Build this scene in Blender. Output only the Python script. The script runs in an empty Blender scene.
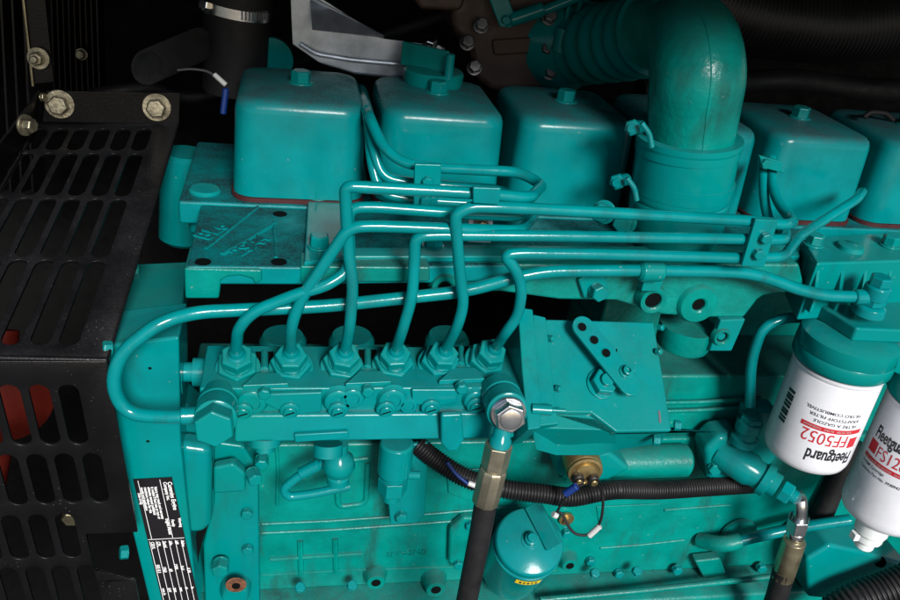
import bpy, bmesh, math, random
from mathutils import Vector, Matrix
random.seed(7)
sc = bpy.context.scene
COL = sc.collection
V = Vector
S = 0.001                                   # all numbers below are millimetres

# ------------------------------------------------------------------ camera
F = 817.875
def rotvec(r):
    r = V(r); return Matrix.Rotation(r.length, 3, r.normalized())
R = rotvec((-1.059, .188, .088))            # world -> camera
CAM = V((-66.511, -733.892, 210.19))
RT = R.transposed()
def ray(px, py): return RT @ V((px - 450., 300. - py, -F))
def at(px, py, y=None, x=None, z=None):
    """point of the place that the photograph shows at px, py, on the plane x, y or z"""
    d = ray(px, py)
    if y is not None: t = (y - CAM.y) / d.y
    elif x is not None: t = (x - CAM.x) / d.x
    else: t = (z - CAM.z) / d.z
    return CAM + d * t
def at_plane(px, py, p, n):
    d = ray(px, py); return CAM + d * ((p - CAM).dot(n) / d.dot(n))
def depth(p): return -(R @ (p - CAM)).z
def mmpx(p): return depth(p) / F            # millimetres per photo pixel there

cd = bpy.data.cameras.new('camera'); cam = bpy.data.objects.new('camera', cd); COL.objects.link(cam)
cd.sensor_fit = 'HORIZONTAL'; cd.sensor_width = 36; cd.lens = F / 900 * 36
cd.clip_start = .02; cd.clip_end = 200
cam.matrix_world = Matrix.Translation(CAM * S) @ RT.to_4x4()
sc.camera = cam

# ------------------------------------------------------------------ materials
def mat(name, color, rough=.5, metal=0., bump=0., bscale=200., spec=.5, var=0., vscale=30., dust=0., dustcol=(.16, .15, .13),
        coat=0., speck=0., speckcol=(.3, .28, .25), grime=0., chips=0., hue=None):
    m = bpy.data.materials.new(name); m.use_nodes = True
    nt = m.node_tree; N = nt.nodes; L = nt.links
    b = N['Principled BSDF']
    b.inputs['Base Color'].default_value = (*color, 1); b.inputs['Roughness'].default_value = rough
    b.inputs['Metallic'].default_value = metal; b.inputs['Specular IOR Level'].default_value = spec
    b.inputs['Coat Weight'].default_value = coat; b.inputs['Coat Roughness'].default_value = .12
    tc = N.new('ShaderNodeTexCoord'); geo = N.new('ShaderNodeNewGeometry')
    co = geo.outputs['Position']
    cur = None
    def noise(scale, detail=3, rough_=.55):
        n = N.new('ShaderNodeTexNoise'); n.inputs['Scale'].default_value = scale
        n.inputs['Detail'].default_value = detail; n.inputs['Roughness'].default_value = rough_
        L.new(co, n.inputs['Vector']); return n
    def ramp(src, a, c):
        r = N.new('ShaderNodeMapRange'); r.inputs['From Min'].default_value = a; r.inputs['From Max'].default_value = c
        L.new(src, r.inputs['Value']); return r.outputs['Result']
    def mix(fac, a, c, mode='MIX'):
        x = N.new('ShaderNodeMix'); x.data_type = 'RGBA'; x.blend_type = mode
        if hasattr(fac, 'node'): L.new(fac, x.inputs[0])
        else: x.inputs[0].default_value = fac
        for s, i in ((a, 6), (c, 7)):
            if hasattr(s, 'node'): L.new(s, x.inputs[i])
            else: x.inputs[i].default_value = (*s, 1)
        return x.outputs[2]
    if var:
        n = noise(vscale)
        lo = tuple(c * (1 - var) for c in color); hi = tuple(min(1, c * (1 + var)) for c in color)
        cur = mix(ramp(n.outputs['Fac'], .3, .7), lo, hi)
    base = cur if cur is not None else color
    if hue:                                   # paint that drifts between two batches of colour
        n = noise(9, 3, .5); base = mix(ramp(n.outputs['Fac'], .35, .65), base, hue)
    if grime:                                 # oily dirt with run-down streaks
        mp = N.new('ShaderNodeMapping'); L.new(co, mp.inputs['Vector']); mp.inputs['Scale'].default_value = (1, 1, .28)
        n = N.new('ShaderNodeTexNoise'); n.inputs['Scale'].default_value = 42; n.inputs['Detail'].default_value = 6; n.inputs['Roughness'].default_value = .62
        L.new(mp.outputs[0], n.inputs['Vector']); n5 = noise(11, 2)
        g1 = ramp(n.outputs['Fac'], .5, .72); g2 = ramp(n5.outputs['Fac'], .36, .62)
        q = N.new('ShaderNodeMath'); q.operation = 'MULTIPLY'; L.new(g1, q.inputs[0]); L.new(g2, q.inputs[1])
        q2 = N.new('ShaderNodeMath'); q2.operation = 'MULTIPLY'; L.new(q.outputs[0], q2.inputs[0]); q2.inputs[1].default_value = grime
        base = mix(q2.outputs[0], base, (.012, .020, .016))
    if chips:                                 # small scuffs and chips
        v = N.new('ShaderNodeTexVoronoi'); v.inputs['Scale'].default_value = 85; L.new(co, v.inputs['Vector'])
        n6 = noise(900, 2); n7 = noise(26, 2)
        ad = N.new('ShaderNodeMath'); ad.operation = 'MULTIPLY_ADD'; L.new(n6.outputs['Fac'], ad.inputs[0]); ad.inputs[1].default_value = .22; L.new(v.outputs['Distance'], ad.inputs[2])
        c1 = ramp(ad.outputs[0], .20, .17); c2 = ramp(n7.outputs['Fac'], .56, .6)
        q = N.new('ShaderNodeMath'); q.operation = 'MULTIPLY'; L.new(c1, q.inputs[0]); L.new(c2, q.inputs[1])
        q2 = N.new('ShaderNodeMath'); q2.operation = 'MULTIPLY'; L.new(q.outputs[0], q2.inputs[0]); q2.inputs[1].default_value = chips
        base = mix(q2.outputs[0], base, (.16, .20, .18))
    if dust:
        n1 = noise(18, 5, .65); n2 = noise(420, 2)
        sep = N.new('ShaderNodeSeparateXYZ'); L.new(geo.outputs['Normal'], sep.inputs[0])
        up = ramp(sep.outputs['Z'], .25, 1.0)
        a = ramp(n1.outputs['Fac'], .28, .6); g = ramp(n2.outputs['Fac'], .0, .6)
        mul = N.new('ShaderNodeMath'); mul.operation = 'MULTIPLY'; L.new(up, mul.inputs[0]); L.new(a, mul.inputs[1])
        mu2 = N.new('ShaderNodeMath'); mu2.operation = 'MULTIPLY'; L.new(mul.outputs[0], mu2.inputs[0]); L.new(g, mu2.inputs[1])
        mu3 = N.new('ShaderNodeMath'); mu3.operation = 'MULTIPLY'; L.new(mu2.outputs[0], mu3.inputs[0]); mu3.inputs[1].default_value = dust
        base = mix(mu3.outputs[0], base, dustcol)
        ra = N.new('ShaderNodeMath'); ra.operation = 'MULTIPLY_ADD'; L.new(mu3.outputs[0], ra.inputs[0]); ra.inputs[1].default_value = .5; ra.inputs[2].default_value = rough
        L.new(ra.outputs[0], b.inputs['Roughness'])
    elif rough > .05:
        n = noise(60, 4); rr = N.new('ShaderNodeMapRange'); L.new(n.outputs['Fac'], rr.inputs['Value'])
        rr.inputs['From Min'].default_value = .3; rr.inputs['From Max'].default_value = .7
        rr.inputs['To Min'].default_value = rough * .8; rr.inputs['To Max'].default_value = min(1, rough * 1.25)
        L.new(rr.outputs[0], b.inputs['Roughness'])
    if speck:
        v = N.new('ShaderNodeTexVoronoi'); v.inputs['Scale'].default_value = 260; L.new(co, v.inputs['Vector'])
        n3 = noise(35, 3)
        s1 = ramp(v.outputs['Distance'], .16, .08); s2 = ramp(n3.outputs['Fac'], .5, .62)
        mm = N.new('ShaderNodeMath'); mm.operation = 'MULTIPLY'; L.new(s1, mm.inputs[0]); L.new(s2, mm.inputs[1])
        m4 = N.new('ShaderNodeMath'); m4.operation = 'MULTIPLY'; L.new(mm.outputs[0], m4.inputs[0]); m4.inputs[1].default_value = speck
        base = mix(m4.outputs[0], base, speckcol)
    if hasattr(base, 'node'): L.new(base, b.inputs['Base Color'])
    if bump:
        n = noise(bscale, 4, .6); n.inputs['Scale'].default_value = bscale
        bp = N.new('ShaderNodeBump'); bp.inputs['Strength'].default_value = bump; bp.inputs['Distance'].default_value = .001
        L.new(n.outputs['Fac'], bp.inputs['Height']); L.new(bp.outputs[0], b.inputs['Normal'])
    return m

TEAL = (.0, .150, .157)
GREEN = (.0, .150, .128)
PAINT = mat('green_enamel', TEAL, .18, spec=.2, bump=.12, bscale=140, var=.12, dust=.06, grime=.3, chips=.5, hue=(.0, .150, .140))
PIPEP = mat('green_enamel_pipe', TEAL, .15, spec=.3, bump=.22, bscale=75, var=.12, grime=.5, chips=.7)
CAST = mat('green_enamel_casting', GREEN, .22, spec=.2, bump=.6, bscale=170, grime=.75, chips=.5, var=.2, vscale=28, dust=.5, dustcol=(.035, .05, .05))
DECKP = mat('green_enamel_dirt_and_shade', TEAL, .3, spec=.15, bump=.4, bscale=160, var=.2, vscale=28, dust=1., dustcol=(.006, .022, .027))  # dirt plus painted shade: upward faces darkened to near black
ROUGHCAST = mat('green_rough_casting', GREEN, .3, spec=.32, bump=.75, bscale=210, var=.2, vscale=50, grime=.7, dust=.12, dustcol=(.06, .066, .06))
COVERP = mat('green_cover_enamel', TEAL, .19, spec=.2, bump=.22, bscale=60, var=.12, grime=.16, chips=.6, dust=.95, dustcol=(.03, .058, .065), speck=.1, speckcol=(.2, .4, .37))
BLACKP = mat('black_powder_coat', (.0028, .0028, .0032), .3, spec=.28, bump=.25, bscale=500, var=.3, dust=.2, dustcol=(.04, .04, .045), speck=.5, speckcol=(.12, .11, .10))
RUBBER = mat('black_rubber', (.007, .007, .008), .6, bump=.25, bscale=300, var=.25, spec=.3)
PLASTIC = mat('black_corrugated_plastic', (.006, .006, .007), .42, spec=.28, bump=.2, bscale=120, var=.3, dust=.25, dustcol=(.05, .047, .042))
ZINC = mat('yellow_zinc_steel', (.42, .37, .24), .32, .9, bump=.15, bscale=250, var=.25)
STEEL = mat('bright_steel', (.62, .63, .64), .24, 1., bump=.05, bscale=300, var=.15)
ZINCD = mat('grimy_zinc_steel', (.26, .235, .17), .42, .85, bump=.5, bscale=300, var=.55, vscale=90)
OLIVEZ = mat('dull_zinc_crimp', (.34, .31, .23), .36, .9, bump=.1, bscale=220, var=.3)
DULLST = mat('dull_steel', (.22, .22, .23), .38, .9, bump=.3, bscale=250, var=.4)
BRASS = mat('brass', (.36, .27, .12), .36, .9, var=.25)
GALV = mat('galvanised_plate', (.36, .41, .48), .38, .6, bump=.12, bscale=90, var=.25, vscale=50)
IRON = mat('brown_oxidised_iron', (.045, .026, .02), .6, bump=.6, bscale=220, var=.35)
RED = mat('red_primer', (.05, .005, .003), .6, spec=.05, var=.15)
GASKET = mat('red_gasket', (.035, .002, .003), .6)
WHITEP = mat('white_filter_enamel', (.56, .565, .60), .27, bump=.06, bscale=60, var=.05, grime=.16)
PRINTRED = mat('red_print', (.42, .014, .022), .35)
PRINTBLACK = mat('black_print', (.015, .014, .016), .4)
PRINTGREY = mat('dark_grey_print', (.08, .08, .09), .45)
PRINTWHITE = mat('white_print', (.75, .75, .75), .45)
PLATEB = mat('black_nameplate', (.012, .011, .013), .3, .3)
YELLOW = mat('yellow_sticker', (.75, .55, .02), .45)
BLUE = mat('blue_plastic', (.002, .02, .13), .4)
WHITETAG = mat('white_sleeve', (.38, .38, .38), .5)
RUST = mat('rusty_iron', (.10, .036, .014), .85, bump=1., bscale=350, var=.6, vscale=160)
DARKHOLE = mat('black_hole_shade', (.002, .003, .003), .9, spec=.05)  # near-black that paints the shade inside bores, pockets and slots
DARKWALL = mat('black_enclosure_sheet', (.003, .003, .003), .85, spec=.12)
CONCRETE = mat('asphalt_ground', (.07, .07, .07), .9, bump=.3, bscale=8, var=.15, vscale=1.5)

# ------------------------------------------------------------------ mesh building
def frame(axis, ref=None):
    a = V(axis).normalized()
    r = V(ref) if ref is not None else (V((0, 0, 1)) if abs(a.z) < .9 else V((1, 0, 0)))
    u = (r - a * r.dot(a)).normalized(); w = a.cross(u)
    return u, w, a
class MB:
    def __init__(s): s.bm = bmesh.new()
    def _loop(s, pts): return [s.bm.verts.new(p) for p in pts]
    def _bridge(s, a, b):
        n = len(a)
        for i in range(n): s.bm.faces.new((a[i], a[(i + 1) % n], b[(i + 1) % n], b[i]))
    def loft(s, loops, cap0=True, cap1=True):
        ls = [s._loop(l) for l in loops]
        for a, b in zip(ls, ls[1:]): s._bridge(a, b)
        if cap0: s.bm.faces.new(ls[0][::-1])
        if cap1: s.bm.faces.new(ls[-1])
        return s
    def prism(s, pts, vec):
        pts = [V(p) for p in pts]; v = V(vec); return s.loft([pts, [p + v for p in pts]])
    def box(s, lo, hi):
        (a, b, c), (d, e, f) = lo, hi
        return s.prism([V((a, b, c)), V((d, b, c)), V((d, b, f)), V((a, b, f))], V((0, e - b, 0)))
    def obox(s, c, u, w, a, su, sw, sa):
        """box centred at c along the frame u, w, a"""
        c = V(c); u = V(u); w = V(w); a = V(a)
        p = [c + u * (i * su / 2) + w * (j * sw / 2) - a * (sa / 2) for i, j in ((-1, -1), (1, -1), (1, 1), (-1, 1))]
        return s.prism(p, a * sa)
    def lathe(s, p, axis, prof, n=32, ref=None, rot=0.):
        u, w, a = frame(axis, ref); p = V(p)
        loops = []
        for r, h in prof:
            loops.append([p + a * h + (u * math.cos(t) + w * math.sin(t)) * max(r, .05)
                          for t in (rot + 2 * math.pi * i / n for i in range(n))])
        return s.loft(loops)
    def cyl(s, p0, p1, r0, r1=None, n=28, ch=0.):
        p0 = V(p0); p1 = V(p1); h = (p1 - p0).length; r1 = r0 if r1 is None else r1
        if ch: pr = [(r0 - ch, 0), (r0, ch), (r1, h - ch), (r1 - ch, h)]
        else: pr = [(r0, 0), (r1, h)]
        return s.lathe(p0, p1 - p0, pr, n)
    def hexa(s, p, axis, af, h, ref=None, rot=0.):
        r = af / math.sqrt(3); ch = min(1.2, h * .2)
        return s.lathe(p, axis, [(r, 0), (r, h - ch), (r - ch * 1.1, h)], 6, ref, rot)
    def tube(s, pts, r, n=16, cap=True, rf=None):
        pts = [V(p) for p in pts]
        t = (pts[1] - pts[0]).normalized(); u, w, _ = frame(t)
        loops = []; L = 0.
        for i, p in enumerate(pts):
            if i: L += (p - pts[i - 1]).length
            if 0 < i < len(pts) - 1: tn = (pts[i + 1] - pts[i - 1]).normalized()
            elif i: tn = (pts[i] - pts[i - 1]).normalized()
            else: tn = t
            q = t.rotation_difference(tn); u = (q @ u).normalized(); u = (u - tn * u.dot(tn)).normalized(); w = tn.cross(u); t = tn
            rr = rf(L, i / (len(pts) - 1)) if rf else r
            loops.append([p + (u * math.cos(k * 2 * math.pi / n) + w * math.sin(k * 2 * math.pi / n)) * rr for k in range(n)])
        return s.loft(loops, cap, cap)
    def torus(s, p, axis, R_, r, n=32, m=10):
        u, w, a = frame(axis); p = V(p); vs = []
        for i in range(n):
            t = 2 * math.pi * i / n; d = u * math.cos(t) + w * math.sin(t)
            vs.append([s.bm.verts.new(p + d * (R_ + r * math.cos(k * 2 * math.pi / m)) + a * (r * math.sin(k * 2 * math.pi / m))) for k in range(m)])
        for i in range(n): s._bridge(vs[i], vs[(i + 1) % n])
        return s
def fillet(pts, rad, step=6):
    """polyline with its corners rounded"""
    pts = [V(p) for p in pts]
    if not isinstance(rad, (list, tuple)): rad = [rad] * len(pts)
    out = [pts[0]]
    for i in range(1, len(pts) - 1):
        a, b, c = pts[i - 1], pts[i], pts[i + 1]
        d = min(rad[i], (a - b).length * .5, (c - b).length * .5)
        p = b + (a - b).normalized() * d; q = b + (c - b).normalized() * d
        for k in range(step + 1):
            t = k / step; out.append(p * (1 - t) ** 2 + b * 2 * t * (1 - t) + q * t * t)
    out.append(pts[-1])
    o = [out[0]]
    for p in out[1:]:
        if (p - o[-1]).length > .3: o.append(p)
    return o
def spline(pts, sub=8):
    pts = [V(p) for p in pts]; P = [pts[0] * 2 - pts[1]] + pts + [pts[-1] * 2 - pts[-2]]; out = []
    for i in range(1, len(P) - 2):
        a, b, c, d = P[i - 1:i + 3]
        for k in range(sub):
            t = k / sub
            out.append((b * 2 + (c - a) * t + (a * 2 - b * 5 + c * 4 - d) * t * t + (b * 3 - a - c * 3 + d) * t ** 3) * .5)
    out.append(pts[-1]); return out
def resample(pts, step):
    out = [pts[0].copy()]; acc = 0.
    for a, b in zip(pts, pts[1:]):
        L = (b - a).length; d = step - acc
        while d <= L:
            out.append(a + (b - a) * (d / L)); d += step
        acc = L - (d - step)
    return out

WORLD = {}                                  # object -> world matrix in mm
def _place(o, parent, M):
    WORLD[o.name] = M
    loc = M
    if parent is not None:
        o.parent = parent; loc = WORLD[parent.name].inverted() @ M
    t, q, s = loc.decompose()
    o.location = t * S; o.rotation_mode = 'QUATERNION'; o.rotation_quaternion = q
def thing(name, label, cat, loc, group=None):
    o = bpy.data.objects.new(name, None); COL.objects.link(o); o.empty_display_size = .02
    _place(o, None, Matrix.Translation(V(loc))); tag(o, label, cat, group); return o
def tag(o, label=None, cat=None, group=None, kind=None):
    for k, v in (('label', label), ('category', cat), ('group', group), ('kind', kind)):
        if v: o[k] = v
    return o
def build(name, mb, m, parent=None, bev=0., seg=2, smooth=38, origin=None, sub=0, tri=False):
    bm = mb.bm
    bmesh.ops.remove_doubles(bm, verts=bm.verts, dist=.002)
    bmesh.ops.recalc_face_normals(bm, faces=bm.faces)
    if origin is None:
        lo = V((min(v.co[i] for v in bm.verts) for i in range(3))); hi = V((max(v.co[i] for v in bm.verts) for i in range(3)))
        origin = (lo + hi) / 2
    origin = V(origin)
    for v in bm.verts: v.co = (v.co - origin) * S
    me = bpy.data.meshes.new(name); bm.to_mesh(me); bm.free()
    me.polygons.foreach_set('use_smooth', [True] * len(me.polygons))
    me.set_sharp_from_angle(angle=math.radians(smooth))
    me.materials.append(m)
    o = bpy.data.objects.new(name, me); COL.objects.link(o)
    _place(o, parent, Matrix.Translation(origin))
    if bev:
        b = o.modifiers.new('bevel', 'BEVEL'); b.width = bev * S; b.segments = seg; b.limit_method = 'ANGLE'; b.angle_limit = math.radians(32)
        b.harden_normals = True; b.use_clamp_overlap = True
    return o
def dup(o, parent, M):
    c = o.copy(); COL.objects.link(c); c.parent = None; _place(c, parent, M); return c

def bolt_mb(p, axis, af=13, h=7, washer=0., wh=2., shank=0., sr=4.):
    mb = MB(); a = V(axis).normalized(); p = V(p)
    if washer:
        mb.lathe(p, a, [(washer, 0), (washer, wh * .7), (washer - .6, wh)], 26)
    q = p + a * (wh if washer else 0)
    mb.lathe(q, a, [(af * .56, 0), (af * .56, 1.2)], 20)
    mb.hexa(q + a * .6, a, af, h, rot=random.random())
    if shank: mb.cyl(q, q + a * (h + shank), sr, n=14, ch=.8)
    return mb
def bolt(parent, p, axis, af=13, h=7, m=None, name='bolt', **k):
    return build(name, bolt_mb(p, axis, af, h, **k), m or PAINT, parent, bev=.5, seg=1, origin=p)

def text_mb(body, size, place, bold=0., sx=1., align='LEFT', spacing=1., extrude=0.):
    """letters as a mesh; place(u, v) maps letter millimetres to the surface"""
    cu = bpy.data.curves.new('lettering', 'FONT'); cu.body = body; cu.size = size; cu.offset = bold; cu.resolution_u = 3
    cu.align_x = align; cu.space_character = spacing
    o = bpy.data.objects.new('lettering', cu); COL.objects.link(o)
    dg = bpy.context.evaluated_depsgraph_get(); dg.update()
    me = bpy.data.meshes.new_from_object(o.evaluated_get(dg))
    mb = MB(); vs = [mb.bm.verts.new(place(v.co.x * sx, v.co.y)) for v in me.vertices]
    for p in me.polygons:
        try: mb.bm.faces.new([vs[i] for i in p.vertices])
        except ValueError: pass
    bpy.data.objects.remove(o); bpy.data.curves.remove(cu); bpy.data.meshes.remove(me)
    return mb
def raised(mb, vec):
    """give flat letters a height along vec"""
    bm = mb.bm
    r = bmesh.ops.extrude_face_region(bm, geom=list(bm.faces))
    for e in r['geom']:
        if isinstance(e, bmesh.types.BMVert): e.co += V(vec)
    return mb
def build_flat(name, mb, m, parent):
    """printed letters: keep the faces as they are, no re-orientation"""
    return build(name, mb, m, parent)

UP = V((0, 0, 1)); OUT = V((0, -1, 0)); RIGHT = V((1, 0, 0))

# ================================================================== the setting
def struct(name, mb, m): return tag(build(name, mb, m), kind='structure')
struct('ground', MB().box((-9000, -9000, -1110), (9000, 9000, -1100)), CONCRETE)
struct('floor', MB().box((-1100, -330, -760), (1500, 900, -740)), DARKWALL)
struct('wall', MB().box((-1100, 620, -740), (1500, 640, 269)), DARKWALL)
struct('shade_roof', MB().box((-1100, -400, 270), (1500, 640, 290)), DARKWALL)  # unseen roof, added and sized to shade the tops and the back
struct('wall_side', MB().box((-1120, -190, -740), (-1102, 640, 269)), DARKWALL)

# ================================================================== the engine
ENG = thing('diesel_engine', 'green painted six cylinder diesel engine seen from its injection pump side', 'diesel engine', (250, 0, -600))

# ---- block and sump
YB = -50.
blk = MB().box((-170, YB, -560), (760, 150, -345)).box((292, YB + 6, -345.5), (756, 148, -262)).box((292, 40, -262.5), (756, 146, -120))
block = build('cylinder_block', blk, CAST, ENG, bev=4)
def bpt(px, py, d=0.): return at(px, py, y=YB - d)
def raised_strip(pts, w, h, y=YB, fil=8):
    pts = fillet([at(px, py, y=y) for px, py in pts], fil)
    return MB().tube(pts, w * .8, 10)
for pts in ([(262, 524), (330, 521), (430, 514), (520, 506)], [(262, 533), (330, 530), (430, 523), (500, 517)], [(640, 403), (700, 402), (760, 398)], [(640, 412), (700, 410), (760, 406)]):
    build('casting_rib', raised_strip(pts, 3.2, 2), CAST, block)
for cx, cy in ((300, 557), (335, 555)):
    build('casting_mark', MB().tube([at(cx, cy - 17, y=YB), at(cx + 1, cy + 17, y=YB)], 3.6, 8), CAST, block)
build('casting_mark', MB().tube([at(270, 559, y=YB), at(362, 553, y=YB)], 3.1, 8), CAST, block)
p0 = at(386, 557, y=YB - .2)
tm = raised(text_mb('5NN-2N/3', 11.5, lambda u, v: p0 + V((u, 0, v + u * .05)), sx=.95), V((0, -1.2, 0)))
build('casting_number', tm, CAST, block)
# recessed looking panels: raised frames
def ring_frame(name, quad, w, h, y=YB):
    q = fillet([at(*c, y=y) for c in quad + quad[:2]], 9)
    return build(name, MB().tube(q[6:], w, 10), CAST, block)
ring_frame('casting_panel', [(336, 462), (368, 458), (366, 503), (338, 507)], 3.4, 2)
# bosses on the block
def boss(px, py, r, ln, hole=True, y=YB, m=CAST, ax=OUT, parent=None, name='boss'):
    p = at(px, py, y=y - ln); b = build(name, MB().lathe(p - V(ax) * ln, ax, [(r * 1.35, 0), (r * 1.05, ln * .6), (r, ln * .9), (r * .93, ln)], 28), m, parent or block)
    if hole:
        build('bore', MB().lathe(p - V(ax) * .5, ax, [(r * .5, 0), (r * .5, .9), (r * .45, 1.)], 22), DARKHOLE, b)
    return b
boss(376, 583, 11, 14); boss(436, 590, 12, 18)
boss(704, 405, 0.1, .1, False)
# the little bolted covers beside the hose
cv = build('cover_plate', MB().prism([at(x, y, y=YB) for x, y in ((448, 522), (462, 510), (484, 512), (490, 530), (486, 560), (466, 566), (447, 556))], OUT * 12), CAST, ENG, bev=4, seg=3)
for px, py in ((458, 563), (470, 524)): bolt(cv, at(px, py, y=YB - 12), OUT, 11, 6)
# large flat cover with domed pad right of the governor
cv = build('side_cover', MB().prism([at(x, y, y=YB) for x, y in ((692, 432), (706, 418), (728, 416), (734, 440), (728, 470), (712, 476), (696, 462))], OUT * 34), PAINT, ENG, bev=7, seg=3)
bolt(cv, at(714, 467, y=YB - 34), OUT, 15, 6)
build('casting_rib', MB().lathe(at(667, 466, y=YB - 3), OUT, [(17, 0), (16, 4), (11, 5.5), (9, 4.5)], 30), CAST, block)
build('casting_rib', MB().lathe(at(738, 533, y=YB - 3), OUT, [(24, 0), (23, 4), (19, 5), (18, 4)], 30), CAST, block)
# sump
sump = build('oil_pan', MB().box((-170, YB - 40, -640), (760, 150, -590)), CAST, ENG, bev=5)
rail = MB().prism([V((-170, YB, -560)), V((-170, YB - 34, -572)), V((-170, YB - 38, -590)), V((-170, 120, -590)), V((-170, 120, -560))], RIGHT * 930)
rail = build('sump_rail', rail, CAST, ENG, bev=4, seg=3)
for px, py in ((594, 574), (636, 572), (300, 588), (352, 586)):
    bolt(rail, at(px, py, y=YB - 20), V((0, -.5, .86)), 11, 6)

# ---- gear / flywheel housing on the left, with its plates
fh = thing  # readability only
XA = -176
top_l = at(136, 264, y=50); top_r = at(187, 262, y=50)
fr_l = at(108, 345, y=-125); fr_r = at(179, 337, y=-125)
bl = at(165, 615, y=-125); br = at(199, 615, y=-125)
hs = build('flywheel_housing', MB().prism([at(107, 346, y=-125), fr_r, at(181, 445, y=-125), br, at(152, 615, y=-125), at(133, 536, y=-125), at(116, 470, y=-125)], V((0, 60, 0))), PAINT, ENG, bev=2.5)
build('housing_top', MB().loft([[top_l, top_r, fr_r + V((0, .5, 0)), fr_l + V((0, .5, 0))], [top_l + V((0, 30, -25)), top_r + V((0, 30, -25)), fr_r + V((0, 40, -15)), fr_l + V((0, 40, -15))]]), PAINT, hs, bev=2)
for px, py in ((150, 368), (148, 441)):
    build('bore', MB().cyl(at(px, py, y=-125), at(px, py, y=-125.4), 1.5, n=14), DARKHOLE, hs)
for px, py, y in ((112, 349, -135), (138, 270, 30), (128, 552, -135)):
    p = at(px, py, y=y); bolt(hs, p, V((-1, -.3, .2)), 12, 7)
# curved gear case behind
gc = MB()
a0 = at(180, 340, y=-85)
gc.prism([at(x, y, y=-88) for x, y in ((180, 400), (214, 432), (214, 505), (211, 516), (203, 530), (198, 560), (198, 615), (172, 615), (175, 500))], V((0, 40, 0)))
gcase = build('gear_case', gc, PAINT, ENG, bev=6, seg=3)
build('gear_case_flange', MB().prism([at(x, y, y=-74) for x, y in ((200, 440), (243, 446), (258, 470), (260, 615), (205, 615), (203, 545), (210, 515), (213, 500))], V((0, 24, 0))), PAINT, gcase, bev=3)
pp = fillet([at(x, y, y=-100) for x, y in ((206, 448), (212, 500), (200, 540), (196, 615))], 25)
build('gear_case_slit_shade', MB().prism([at(x, y, y=-97) for x, y in ((211, 519), (204, 535), (199, 555), (197, 606), (192, 606), (192, 552), (197, 531), (203, 519))], OUT * 1.2), DARKHOLE, gcase)  # black strip laid on the case as the shade of its slit
build('gear_case_barrel', MB().prism([at(x, y, y=-92) for x, y in ((181, 428), (214, 433), (213, 508), (207, 517), (190, 518), (183, 508))], OUT * 24), PAINT, gcase, bev=9, seg=4)
for px, py, rr in ((221, 562, 14), ):
    bolt(gcase, at(px, py, y=-80), OUT, 16, 12, washer=9)
lug = build('mounting_lug', MB().prism([at(x, y, y=-84) for x, y in ((214, 460), (234, 456), (246, 466), (246, 484), (214, 486))], OUT * 12), PAINT, gcase, bev=3)
bolt(lug, at(252, 472, y=-92), V((.3, -1, 0)), 13, 14); bolt(lug, at(262, 458, y=-76), OUT, 12, 12)
rb = build('rusty_boss', MB().lathe(at(236, 585, y=-74), OUT, [(17, 0), (16, 10), (14, 16), (13, 17)], 26), PAINT, gcase); tag(rb, 'paint rusted through round the threaded hole')
build('rust_patch', MB().lathe(at(236, 585, y=-91), OUT, [(11, 0), (10.5, .6), (8, .9)], 24), RUST, rb)
build('bore', MB().lathe(at(236, 586, y=-91.9), OUT, [(4.5, 0), (4.5, .5), (4, .7)], 18), DARKHOLE, rb)
# shaft between the plates
build('drive_coupling', MB().lathe(at(181, 372, y=-95), RIGHT, [(20, 0), (20, 3), (9, 3.2), (9, 10), (13, 10.5), (13, 26)], 30), PAINT, ENG)

# nameplate, on the housing front
NPY = -125.6
npq = [at(133, 479, y=NPY), at(172, 477, y=NPY), at(199, 602, y=NPY), at(163, 604, y=NPY)]
nam = build('nameplate', MB().prism(npq, V((0, -.6, 0))), PLATEB, ENG)
def npl(u, v):      # u across 0..1 (left to right), v down 0..1
    a = npq[0].lerp(npq[1], u); b = npq[3].lerp(npq[2], u); return a.lerp(b, v) + V((0, -.9, 0))
NW = (npq[1] - npq[0]).length; NH = (npq[2] - npq[1]).length
def np_text(body, u, v, size, bold=0.1):
    # reads from top to bottom, letters turned a quarter clockwise
    return text_mb(body, size, lambda a, b: npl(u + b / NW, v + a / NH), bold=bold, sx=.92)
lines = [('Cummins Engine', .86, .03, 4.6), ('Company Inc.', .75, .03, 3.6), ('Warning', .93, .30, 3), ('Engine Model', .60, .30, 3.4), ('Family', .74, .31, 3.2),
         ('Injury may result and warranty', .50, .06, 2.9), ('is voided if fuel rate or rpm or', .41, .06, 2.9), ('altitudes exceed published', .32, .06, 2.9), ('maximum values for this', .23, .06, 2.9), ('model and application', .14, .06, 2.9),
         ('Date of mfg', .04, .1, 2.6)]
for b, u, v, s_ in lines: build('lettering', np_text(b, u, v, s_ * 1.22), PRINTWHITE, nam)
grid = MB()
for u in (.0, .17, .34, .51, .68, .84):
    a, b = npl(u + .05, .47), npl(u + .05, .99); d = V((.22, 0, 0)); grid.prism([a - d, a + d, b + d, b - d], V((0, -.15, 0)))
a, b = npl(.02, .455), npl(.98, .455); d = V((0, 0, .25)); grid.prism([a - d, a + d, b + d, b - d], V((0, -.15, 0)))
a, b = npl(.68, .01), npl(.68, .45); d = V((.22, 0, 0)); grid.prism([a - d, a + d, b + d, b - d], V((0, -.15, 0)))
a, b = npl(.12, .01), npl(.12, .45); grid.prism([a - d, a + d, b + d, b - d], V((0, -.15, 0)))
build('ruled_lines', grid, PRINTWHITE, nam)
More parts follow.
